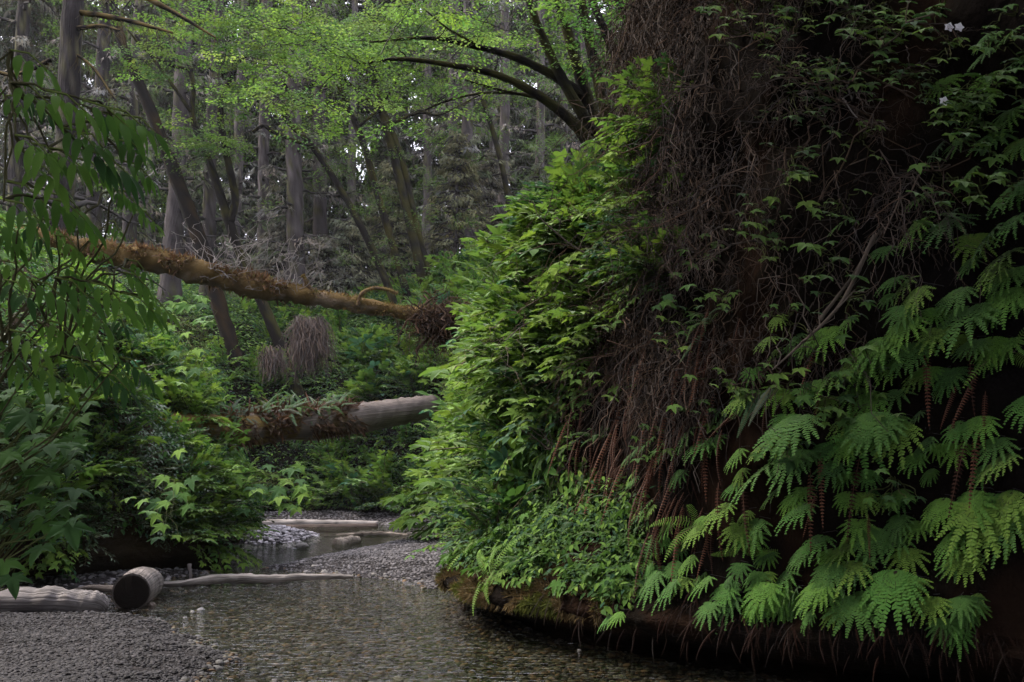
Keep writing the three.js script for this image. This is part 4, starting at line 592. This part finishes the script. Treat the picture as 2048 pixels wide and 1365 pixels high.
// ------------------------------------------------------------------ bare twigs hanging over the wall
{
  const r = rng(818), sp = [[1345, 60], [1380, 20], [1420, 120], [1450, 40], [1480, 180], [1520, 90], [1560, 200], [1600, 120], [1650, 240], [1400, 260], [1440, 330], [1500, 300], [1540, 380], [1590, 330], [1640, 400], [1700, 330], [1380, 430], [1430, 470], [1490, 450], [1560, 480], [1360, 560], [1330, 640], [1700, 160], [1760, 260], [1830, 200], [1300, 700], [1480, 560], [1250, 560], [1180, 560], [1050, 600], [1000, 540], [1900, 330], [1120, 520], [960, 640]];
  sp.forEach(([px, py], k) => {
    const h = hit(px, py, RB.mesh); if (!h) return; const g = new GB(), base = h.q, n = h.n, pale = px < 1250 ? 1.5 : 1;
    const grow = (p, dir, L, rad, depth) => {
      const e = p.clone().addScaledVector(dir, L).add(V(0, -L * rr(.05, .4, r), 0)), c = tint([.085 * pale, .064 * pale, .052 * pale], .45, r), pts = crookedPath(p, e, 7, .22, r); g.tube(pts, radii([rad, rad * .55], 7), depth ? 3 : 5, c, 0, false);
      if (depth < 3) { const m = depth === 0 ? 5 : 3; for (let q = 0; q < m; q++) { const i = 2 + Math.floor(r() * 5.9), d2 = dir.clone().add(V(rr(-.9, .9, r), rr(-1.1, .5, r), rr(-.9, .9, r))).normalize(); grow(pts[i], d2, L * rr(.35, .65, r), rad * .55, depth + 1); } }
    };
    for (let q = 0; q < 1 + (r() < .5); q++) grow(base, n.clone().multiplyScalar(.45).add(V(rr(-.9, .5, r), rr(-.8, .6, r), rr(-.2, .5, r))).normalize(), rr(.6, 1.3, r), rr(.006, .011, r), 0);
    solo('bare_shrub', g.geo(), M.twig, px < 1250 ? 'pale leafless twig shrub sticking out of the green slope' : py < 300 ? 'tangle of bare grey brown twigs hanging from the cliff top' : 'tangle of bare brown twigs over the middle of the wall', 'shrub', px < 1250 ? 'leafless shrubs on the slope' : py < 300 ? 'bare twigs at the cliff top' : 'bare twigs over the middle wall');
  });
  { // fine dead twigs matted over the upper wall
    const tg = [1, 2, 3].map(sd => { const g = new GB(), q = rng(sd * 77); for (let k = 0; k < 7; k++) { const a = V(rr(-.25, .25, q), rr(-.1, .3, q), rr(-.05, .1, q)), e = a.clone().add(V(rr(-.45, .35, q), -rr(.1, .8, q), rr(-.05, .22, q))); const c = tint([.075, .056, .046], .5, q), P = crookedPath(a, e, 6, .3, q); g.tube(P, radii([.0045, .002], 6), 3, c, 0, false); if (q() < .6) { const b = P[3], f = b.clone().add(V(rr(-.2, .2, q), -rr(0, .25, q), rr(0, .12, q))); g.tube(crookedPath(b, f, 4, .3, q), radii([.003, .0015], 4), 3, c, 0, false); } } return g.geo(); }), ls = [[], [], []];
    for (let k = 0; k < 1500; k++) { const s = rr(.2, .44, r), p = rr(.36, .8, r), { q, n } = onBank(RB, s, p); if ((p < .5 && s < .3 && r() < .7) || fbm(q.x * .8, q.y * .6, q.z * .8) < -.02) continue; const side = V(n.z, 0, -n.x).normalize(), m = new THREE.Matrix4().makeBasis(side, UP, V(n.x, 0, n.z).normalize()).setPosition(q.addScaledVector(n, rr(.02, .14, r))), sc = rr(.7, 1.5, r), k2 = rr(.3, 1, r); m.multiply(new THREE.Matrix4().makeRotationZ(rr(-.7, .7, r))).scale(V(sc, sc, sc)); ls[k % 3].push([m, [k2, k2, k2]]); }
    ls.forEach((l, k) => scatter('twig_litter', tg[k], M.twig, l, ['fine dead twigs matted over the upper wall', 'thin crooked dead twigs draped over the upper wall', 'short dead twigs caught on the upper wall'][k], 'twig litter'));
  }
  // long single stems that cross the slope
  for (const [list, d, l] of [[[[1420, 520], [1300, 505], [1180, 510], [1100, 455], [1075, 430]], 10.6, 'long crooked bare branch reaching over the lime bushes'], [[[1330, 620], [1220, 570], [1120, 580], [1040, 620]], 11.2, 'thin arching branch crossing the green slope'], [[[1190, 620], [1080, 545], [1005, 500], [960, 480]], 13.5, 'pale dead branch poking up from the slope bushes'], [[[1750, 470], [1680, 610], [1600, 690], [1545, 740]], 7.6, 'long bare cane drooping across the dark wall'], [[[1640, 640], [1700, 560], [1780, 430]], 7.8, 'second bare cane crossing the dark wall'], [[[1180, 1000], [1130, 930], [1050, 860]], 11.3, 'dark leaning sapling stem on the mossy bank']]) {
    const g = new GB(), P = curve(pxPath(list, d), 16); g.tube(P, radii([.018, .006], 16), 5, [.1, .08, .065], .2, false); const rq = rng(Math.round(d * 100)); for (let k = 0; k < 9; k++) { const a = P[5 + Math.floor(rq() * 11)], e = a.clone().add(V(rr(-.4, .3, rq), rr(-.1, .5, rq), rr(-.2, .3, rq))); g.tube(crookedPath(a, e, 5, .3, rq), radii([.007, .003], 5), 3, [.11, .09, .075], 0, false); }
    solo('bare_branch', g.geo(), M.twig, l, 'branch'); }
}
// dead brown twig ball below the upper log
for (const [px, py, d, rad, n, l] of [[618, 680, 34, 1.05, 900, 'round grey brown mass of dead twigs hanging below the upper log'], [545, 720, 33, .6, 300, 'smaller dead twig mass beside the leaning alder foot']]) { const g = new GB(), r = rng(px), c = at(px, py, d); for (let k = 0; k < n; k++) { const a = c.clone().add(V(rr(-.5, .5, r) * rad, rr(-.2, .8, r) * rad, rr(-.5, .5, r) * rad)), e = a.clone().add(V(rr(-.5, .5, r), -rr(.3, 1.3, r), rr(-.5, .5, r)).multiplyScalar(rad)); g.tube(crookedPath(a, e, 4, .25, r), [.012, .01, .009, .008, .006], 3, tint([.085, .066, .058], .3, r), 0, false); } solo('dead_bush', g.geo(), M.twig, l, 'bush'); }
// ------------------------------------------------------------------ near shrubs that reach in from the side
{
  const lg = [[.075, .16, .022], [.06, .135, .02], GREEN.mid, [.09, .18, .025], GREEN.deep].map(c => oneLeaf(LANCE, c)), pg = [GREEN.bright, GREEN.mid, GREEN.lime, GREEN.deep].map(c => oneLeaf(PALM, c)), pgd = [[.05, .12, .02], GREEN.mid, GREEN.deep, [.035, .09, .02]].map(c => oneLeaf(PALM, c));
  const elder = (label, root, hubs, seed, leafLen) => {
    const t = thing('elderberry_shrub', label, 'shrub', 'elder shrubs reaching in'), r = rng(seed), done = []; t.position.copy(root);
    for (const [px, py, d, az, w] of [...hubs, ...hubs.map(h => [h[0] + rr(-70, 40, r), h[1] + rr(-45, 55, r), h[2] + rr(.1, .5, r), h[3] + rr(-.6, .6, r), (h[4] ?? 1) * rr(.7, .95, r)])]) {
      const h = at(px, py, d).sub(root), dir = V(Math.cos(az), -.35, Math.sin(az)).normalize(), g = new GB(), len = leafLen * (w ?? 1), tip = h.clone().addScaledVector(dir, len * 1.3).add(V(0, -.04, 0));
      let from = V(0, 0, 0), bd = h.length() * .8; for (const o of done) { const dd = o.distanceTo(h); if (dd < bd && o.x < h.x) { bd = dd; from = o; } } done.push(h); g.tube(crookedPath(from, h, 9, .1, r), radii([.008, .004], 9), 5, [.05, .048, .022], 0, false); g.tube([h, h.clone().lerp(tip, .5).add(V(0, .03, 0)), tip], [.005, .004, .003], 4, [.09, .12, .03], 0, false);
      const lf = part('leaf', g.geo(), M.twig, t), geo = pick(lg, r);
      for (let k = 0; k < 7; k++) { const u = k === 6 ? 1 : .25 + .3 * Math.floor(k / 2), sd = k === 6 ? 0 : k % 2 ? 1 : -1, p = h.clone().lerp(tip, u), side = UP.clone().cross(dir).normalize(); const dr = dir.clone().multiplyScalar(sd ? .55 : 1).addScaledVector(side, sd * .85).add(V(0, -rr(.35, 1.0, r), 0)); place(part('leaflet', geo, M.leaf, lf), frameM(p, dr, V(rr(-.3, .3, r), 1, rr(0, .6, r)), len * rr(.85, 1.15, r))); }
    }
  };
  elder('drooping long leaflet shrub reaching in at the upper edge, highest leaves', V(-3.4, 2.0, -4.4), [[20, 165, 4.1, .2], [90, 180, 4.0, .1], [165, 200, 4.1, -.2], [120, 255, 4.2, .3], [30, 270, 4, .4], [215, 215, 4.3, 0, .9], [235, 280, 4.4, .3, .8], [170, 300, 4.2, -.1], [60, 330, 4.1, .5], [250, 230, 4.5, .1, .8], [20, 100, 4.2, .2], [10, 400, 4.2, .3], [90, 395, 4.4, 0]], 61, .155);
  elder('drooping long leaflet shrub below the upper log, sharp hand shaped leaves', V(-3.3, .9, -4.8), [[110, 555, 4.7, .1], [180, 565, 4.8, .2], [245, 545, 5, 0, .8], [240, 585, 5, -.1], [150, 610, 4.9, .3], [290, 595, 5.1, .2, .8], [90, 640, 4.8, .2], [165, 655, 5, .5], [60, 560, 4.6, 0], [10, 560, 4.5, .5], [20, 660, 4.6, .2], [255, 520, 5.4, .2, .7]], 62, .14);
  elder('lowest drooping shrub stem with dark hanging leaflets', V(-3.2, .7, -5), [[240, 715, 5, 0, .8], [200, 745, 5, .2], [70, 730, 4.8, .1], [265, 735, 5.1, .3, .8], [120, 710, 5, -.1], [20, 720, 4.9, .4], [230, 380, 4.9, .1, .7], [270, 420, 5.2, .1, .7], [160, 440, 4.9, .2, .7], [110, 470, 4.8, .2, .8], [40, 450, 4.6, .2, .8]], 63, .135);
  const lobed = (name, label, group, root, leaves, seed, size, geos) => { const t = thing(name, label, 'shrub', group), r = rng(seed); t.position.copy(root); for (const [px, py, d, s] of leaves) { const h = at(px, py, d).sub(root), g = new GB(); g.tube(crookedPath(V(0, 0, 0), h, 8, .12, r), radii([.007, .003], 8), 4, [.06, .07, .025], 0, false); part('stem', g.geo(), M.twig, t); const a = rr(-.7, .7, r); place(part('leaf', pick(geos, r), M.leaf, t), frameM(h, V(Math.sin(a), rr(-.7, -.1, r), Math.cos(a)), V(rr(-.4, .4, r), 1, rr(.1, .9, r)), size * (s ?? 1) * rr(.85, 1.15, r))); } return t; };
  const many = (x0, x1, y0, y1, d0, d1, n, seed) => { const r = rng(seed); return Array.from({ length: n }, () => [rr(x0, x1, r), rr(y0, y1, r), rr(d0, d1, r), rr(.7, 1.2, r)]); };
  const NG = 'lobed leaf shrubs beside the near bank';
  lobed('thimbleberry_shrub', 'lobed leaf shrub at the near edge hanging over the black bank hollow', NG, V(-3.6, .2, -5.4), [...many(-30, 160, 870, 1060, 5, 6, 58, 1), [130, 1045, 5, 1.2], [90, 1090, 5.1], [20, 1150, 4.9, 1], [10, 1120, 5], [150, 980, 5.3]], 71, .17, pgd);
  lobed('thimbleberry_shrub', 'lobed leaf shrub higher at the near edge under drooping leaflets', NG, V(-3.9, .6, -6), many(-20, 180, 770, 920, 5.6, 6.8, 46, 2), 72, .17, pgd);
  lobed('thimbleberry_shrub', 'lobed leaf shrub growing from the dark bank face', NG, hit(340, 1000, LB.mesh).q, many(250, 400, 900, 1080, 13.4, 14.6, 18, 3), 73, .26, pg);
  lobed('thimbleberry_shrub', 'lobed leaf shrub at the bank corner over the bright pebbles', NG, hit(462, 990, LB.mesh).q, many(470, 610, 930, 1020, 17.6, 18.8, 26, 4), 74, .3, pg);
  lobed('thimbleberry_shrub', 'pale lobed shrub standing on the bank between the two logs', NG, hit(390, 740, LB.mesh)?.q ?? at(390, 740, 20), many(340, 425, 590, 780, 18.5, 20.5, 40, 5), 75, .3, pg);
  // sprigs on the dark wall
  const wall = [[1495, 70, 1, 'brightest lobed sprig near the top of the bare twigs', 2.2], [1545, 12, .9, 'lime lobed sprig cut by the top edge above the twigs', 1], [1745, 75, 1, 'broad lobed sprig near the top of the dark wall', 1.2], [1660, 120, .8, 'dark lobed sprig beside the broad one at wall top', .6], [1790, 35, .9, 'lobed sprig high near the top edge', 1], [1640, 160, .9, 'drooping lobed sprig in the middle of the bare twigs', 1.2], [1905, 95, .8, 'lobed sprig under a pair of white flowers', 1.3], [1890, 225, .8, 'lobed sprig under a single white flower', 1.2], [1960, 240, .9, 'lobed sprig beside the single white flower', 1], [2010, 170, .9, 'lobed sprig above the upper edge ferns', 1], [1675, 520, .8, 'flat sprig leaf alone on the black part of wall', .8], [1575, 760, .9, 'leaf sprig painted as sunlit above the hanging rusty fronds', 1.6], [1640, 775, .9, 'dark leaf sprig beside the one painted as sunlit', .6], [1240, 760, .9, 'pale pointed sprig standing out over the dead fronds', 1.4], [1215, 668, .9, 'oval leaf sprig below the arching branch', 1.4], [1750, 825, .7, 'round leaf sprig among the five-finger ferns', .9], [1470, 0, 1, 'deep green sprig at the top edge over the twigs', .9], [1880, 20, .9, 'feathery sprig at the top edge above the flowers', .7], [1700, 20, .8, 'small sprig hanging from the top edge', .8]];
  { const r = rng(1212); for (let k = 0; k < 46; k++) { const hi = k < 30, px = hi ? rr(1560, 2046, r) : rr(1300, 2040, r), py = hi ? rr(0, 420, r) : rr(420, 1000, r); wall.push([px, py, rr(.55, .9, r), hi ? 'AUTOH' : 'AUTOL', rr(.5, 1.25, r)]); } }
  wall.forEach(([px, py, s, label, br], k) => {
    const h = hit(px, py, RB.mesh); if (!h) return; const d = h.d - .35, r = rng(900 + k), geos = br > 1.1 ? [pg[2], pg[0]] : br < .8 ? [pg[3], pg[1]] : [pg[0], pg[1]];  // lit sprigs take paler greens: the light is put into leaf colour
    const lv = Array.from({ length: 9 }, () => [px + rr(-62, 50, r), py + rr(-38, 42, r), d + rr(-.15, .2, r), rr(.6, 1.1, r)]);
    const t = lobed('leaf_sprig', label, label === 'AUTOH' ? 'small leaf sprigs high on the wall' : label === 'AUTOL' ? 'small leaf sprigs between the ferns' : 'leaf sprigs on the wall', h.q.clone().addScaledVector(h.n, -.03), lv, 950 + k, .19 * s, geos);
    const flowers = { 1905: [[1898, 55], [1918, 55]], 1890: [[1888, 203]] }[px];
    if (flowers) for (const [fx, fy] of flowers) { const g = new GB(), c = at(fx, fy, d - .1).sub(t.position); for (let q = 0; q < 5; q++) { const a = q * 1.257; g.add(OVATE, frameM(c, V(Math.cos(a), Math.sin(a) * .9, .35), V(0, .2, 1), .042).multiply(new THREE.Matrix4().makeScale(1, 1.9, 1)), [.78, .76, .82]); } g.tube([V(0, 0, 0).lerp(c, .6), c], [.003, .003], 3, [.06, .09, .03], 0, false); const f = part('flower', g.geo(), M.petal, t); tag(f, 'white five petal flower'); }
  });
}
// moss lip of the near bank
{ const g = new GB(), r = rng(321); for (let k = 0; k < 16000; k++) { const s = rr(.37, .58, r), p = rr(.1, .2, r), { q, n } = onBank(RB, s, p); const e = fbm(q.x * 1.8, q.y * 1.8, q.z * 1.8); if (e < -.15) continue; g.add({ p: [[0, -.1, 0], [0, .1, 0], [1, 0, -.2]], t: [[0, 1, 2]] }, frameM(q, n.clone().add(V(rr(-.6, .6, r), rr(-1.2, .1, r), rr(-.6, .6, r))), V(r() - .5, r() - .5, r() - .5), rr(.03, .1, r)), tint(e > .2 ? [.075, .085, .016] : [.1, .07, .03], .3, r)); } const m = part('moss', g.geo(), M.dead, scene); tag(m, 'green brown moss along the overhanging lip of the near bank', 'moss', null, 'stuff'); }
// ------------------------------------------------------------------ the wood behind, and unseen tall trees added to shade the canyon
{
  const mk = (seed, cols, n, R0, s, drop) => { const g = new GB(), r = rng(seed); for (let k = 0; k < n; k++) { const p = V((r() + r() - 1) * R0, (r() - .5) * R0 * .9, (r() + r() - 1) * R0); g.add({ p: [[0, 0, 0], [.5, .13, 0], [1, 0, -.15], [.5, -.13, 0]], t: [[0, 2, 1], [0, 3, 2]] }, frameM(p, V(rr(-1, 1, r), -rr(0, drop, r), rr(-1, 1, r)), V(rr(-1, 1, r), 1, rr(-1, 1, r)), s * rr(.6, 1.4, r)), tint(pick(cols, r), .3, r)); } return g.geo(); };
  const r = rng(616), A = mk(1, [[.05, .055, .035], [.06, .058, .045], [.045, .06, .025]], 90, 1, .55, 1.4), Bq = mk(2, [[.06, .12, .02], [.075, .13, .02], [.05, .09, .02]], 90, 1, .2, .6), la = [], lb = [];
  for (let k = 0; k < 4800; k++) { const d = rr(62, 96, r), x = rr(-.56, .2, r) * d, y = groundY(x, d) + rr(0, 34, r); const s = rr(.7, 1.6, r); if (y < 17 && r() < .55) continue; la.push([new THREE.Matrix4().compose(V(x, y, -d), new THREE.Quaternion().setFromEuler(new THREE.Euler(0, r() * 6.28, 0)), V(s, s, s))]); }
  for (let k = 0; k < 1300; k++) { const d = rr(40, 58, r), x = rr(-.5, .12, r) * d, y = groundY(x, d) + Math.pow(r(), .6) * 18; const s = rr(.5, 1.0, r); if (fbm(x * .2, y * .25, d * .1) < .05) continue; lb.push([new THREE.Matrix4().compose(V(x, y, -d), new THREE.Quaternion().setFromEuler(new THREE.Euler(0, r() * 6.28, 0)), V(s, s * .6, s))]); }
  scatter('forest', A, M.needle, la, 'dim grey green wood closing the view behind the trunks', 'forest'); scatter('forest', Bq, M.leafThin, lb, 'loose green saplings and young leaves among the far trunks', 'forest');
  const tg = new GB(); tg.tube(curve([V(0, -2, 0), V(.1, 8, 0), V(-.1, 18, .1), V(0, 27, 0)], 16), radii([.45, .38, .25, .06], 16), 10, mossBark(BARKG, MOSSG, -.1), .12); const trunkG = tg.geo();
  const cg = new GB(); for (let k = 0; k < 520; k++) { const h = rr(7.5, 27, r), R0 = 5.2 * (1 - (h - 7) / 22), a = r() * 6.28, t = Math.sqrt(r()) * R0, c = V(Math.cos(a) * t, h, Math.sin(a) * t), col = tint([.04, .07, .022], .3, r); for (let q = 0; q < 22; q++) cg.add(DIAMOND, frameM(c.clone().add(V(rr(-.7, .7, r), rr(-.3, .3, r), rr(-.7, .7, r))), V(rr(-1, 1, r), rr(-.8, 0, r), rr(-1, 1, r)), V(rr(-.5, .5, r), 1, rr(-.5, .5, r)), rr(.25, .5, r)), tint(col, .2, r)); } const crownG = cg.geo();
  [[-10, 3, 5, 'behind the near shrubs'], [-9, -4, 4, 'behind the photographer on the shrub side'], [-1, -9, 1, 'upstream of the photographer'], [8.5, -2, 8, 'on the cliff top behind the photographer'], [10, 6, 9, 'on the cliff top above the ferns'], [3, -8, 3, 'at the foot of the cliff behind the photographer'], [-7.5, 5, 4, 'leaning over the knotted driftwood'], [6.5, 2, 9, 'on the cliff rim beside the photographer'], [-6, -2, 3, 'over the near gravel'], [-4.9, 1.8, .2, 'on the near gravel beside the photographer'], [-3.2, -3.6, .2, 'on the gravel behind the photographer'], [2.2, -2.6, .2, 'at the cliff foot beside the photographer'], [-5.7, 6.3, .8, 'overhanging the knotted driftwood log'], [5, 4.5, 9.3, 'on the cliff rim over the fern wall']].forEach(([x, d, y, l], k) => { const t = thing('added_shade_tree', `added unseen shading tree ${l}`, 'tree', 'unseen trees added to shade the canyon'); t.position.set(x, y, -d); t.rotation.y = k; part('trunk', trunkG, M.conifer, t); part('crown', crownG, M.needle, t); });
}
const AUTO = { 'lime broad leaved bushes on the slope': 'lime leaved bush', 'lime bushes along the cliff edge': 'lime cliff edge bush', 'mid green bushes on the lower slope': 'mid green bush', 'soft green bushes on the bank top': 'soft green bush', 'dark evergreen bushes on the shaded bank': 'dark evergreen bush', 'deep green bushes along the far bank': 'deep green bush', 'green bushes on the far slope': 'green slope bush', 'five-finger ferns high on the dark wall': 'five-finger fern', 'five-finger ferns at mid height on the dark wall': 'five-finger fern', 'five-finger ferns on the lower dark wall': 'five-finger fern', 'five-finger ferns just above the black undercut': 'five-finger fern', 'sword ferns among the slope bushes': 'dark sword fern', 'sword ferns on the shaded bank': 'drooping sword fern', 'fern tufts on the lower log': 'fern tuft', 'dead fronds on the bare patch': 'reddish dead frond', 'dead fronds between the green ferns': 'dark dead frond', 'leafless shrubs on the slope': 'pale leafless shrub', 'bare twigs at the cliff top': 'bare twig tangle', 'bare twigs over the middle wall': 'bare brown twig tangle', 'distant spruces in the back row': 'thin distant spruce', 'bright bushes on the far spur': 'bright spur bush', 'leafy bushes on the shaded bank': 'leafy bank bush', 'sword ferns on the low leafy bank': 'low bank sword fern', 'small leaf sprigs high on the wall': 'small leaf sprig', 'small leaf sprigs between the ferns': 'little leaf sprig' };
// ------------------------------------------------------------------ labels: say which one of a group, by the nearest landmark in the picture
{
  const LM = [[880, 640, 'log root mass'], [620, 590, 'upper log middle'], [420, 550, 'mossy upper log'], [830, 815, 'grey lower log end'], [550, 850, 'lower log fern tufts'], [360, 860, 'mossy lower log end'], [1190, 290, 'arching alder clump'], [1100, 440, 'crooked bare branch'], [1010, 500, 'pale dead branch'], [1130, 580, 'thin arching branch'], [620, 1050, 'pale far driftwood'], [860, 1050, 'far gravel bend'], [475, 1080, 'pebble bank corner'], [275, 1180, 'barrel log'], [60, 1210, 'knotted driftwood log'], [40, 950, 'near lobed shrub'], [240, 740, 'lowest drooping leaflets'], [620, 680, 'dead twig ball'], [1015, 1000, 'upright sword fern'], [930, 1120, 'yellow upright fern'], [1090, 1220, 'mossy bank lip'], [1240, 760, 'pale pointed sprig'], [1580, 760, 'leaf sprig painted sunlit'], [1530, 830, 'grey frond pair'], [1236, 1240, 'lowest round fern'], [1680, 520, 'lone flat sprig'], [1500, 70, 'brightest lobed sprig'], [1740, 75, 'broad lobed sprig'], [1905, 55, 'pair of white flowers'], [1888, 203, 'single white flower'], [2030, 705, 'bright broad edge fern'], [1380, 1040, 'bright feathery frond'], [1475, 1120, 'toothed frond fern'], [1760, 1200, 'black undercut'], [2000, 1250, 'bottom wall corner'], [1350, 300, 'shrubby cliff edge'], [1640, 1030, 'main fern mass'], [1960, 1040, 'corner fern mass'], [100, 100, 'broad corner trunk'], [640, 400, 'burly trunk'], [930, 250, 'twin pale trunks']];
  const ORD = ['nearest', 'second nearest', 'third nearest', 'fourth nearest', 'fifth nearest', 'sixth nearest', 'seventh nearest', 'eighth nearest', 'ninth nearest', 'tenth nearest', 'eleventh nearest', 'twelfth nearest', 'thirteenth nearest', 'fourteenth nearest', 'fifteenth nearest', 'sixteenth nearest', 'seventeenth nearest', 'eighteenth nearest', 'nineteenth nearest', 'twentieth nearest', 'twenty-first nearest', 'twenty-second nearest', 'twenty-third nearest', 'twenty-fourth nearest', 'twenty-fifth nearest', 'twenty-sixth nearest', 'twenty-seventh nearest', 'twenty-eighth nearest'];
  const by = {}; scene.updateMatrixWorld(true); const box = new THREE.Box3(), c = V(0, 0, 0);
  for (const o of scene.children) if (o.userData.group && o.userData.kind !== 'stuff' && AUTO[o.userData.group]) {
    box.setFromObject(o); box.getCenter(c); const d = -c.z, r = c.clone().sub(V(0, EYE, 0)), v = r.y * cT + r.z * sT, w = -r.z * cT + r.y * sT, px = CX + r.x / w * FPX, py = CY - v / w * FPX;
    let b = LM[0], bd = 1e12; for (const l of LM) { const e = (l[0] - px) ** 2 + (l[1] - py) ** 2; if (e < bd) { bd = e; b = l; } }
    const dx = px - b[0], dy = py - b[1], side = Math.abs(dy) > Math.abs(dx) ? (dy < 0 ? 'above' : 'below') : dx < 0 ? 'left of' : 'right of', k = `${AUTO[o.userData.group]}|${side} the ${b[2]}`;
    (by[k] ??= []).push([bd, o, d]);
  }
  for (const k in by) { const [noun, where] = k.split('|'); by[k].sort((a, b) => a[0] - b[0]).forEach(([, o], i) => { o.userData.label = by[k].length === 1 ? `the only ${noun} ${where}` : `${noun} ${where}, ${ORD[i] ?? 'one of the farthest'} to it`; }); }
}
scene.traverse(o => { if (o.isMesh) { o.castShadow = true; o.receiveShadow = true; } });
renderer.render(scene, camera);
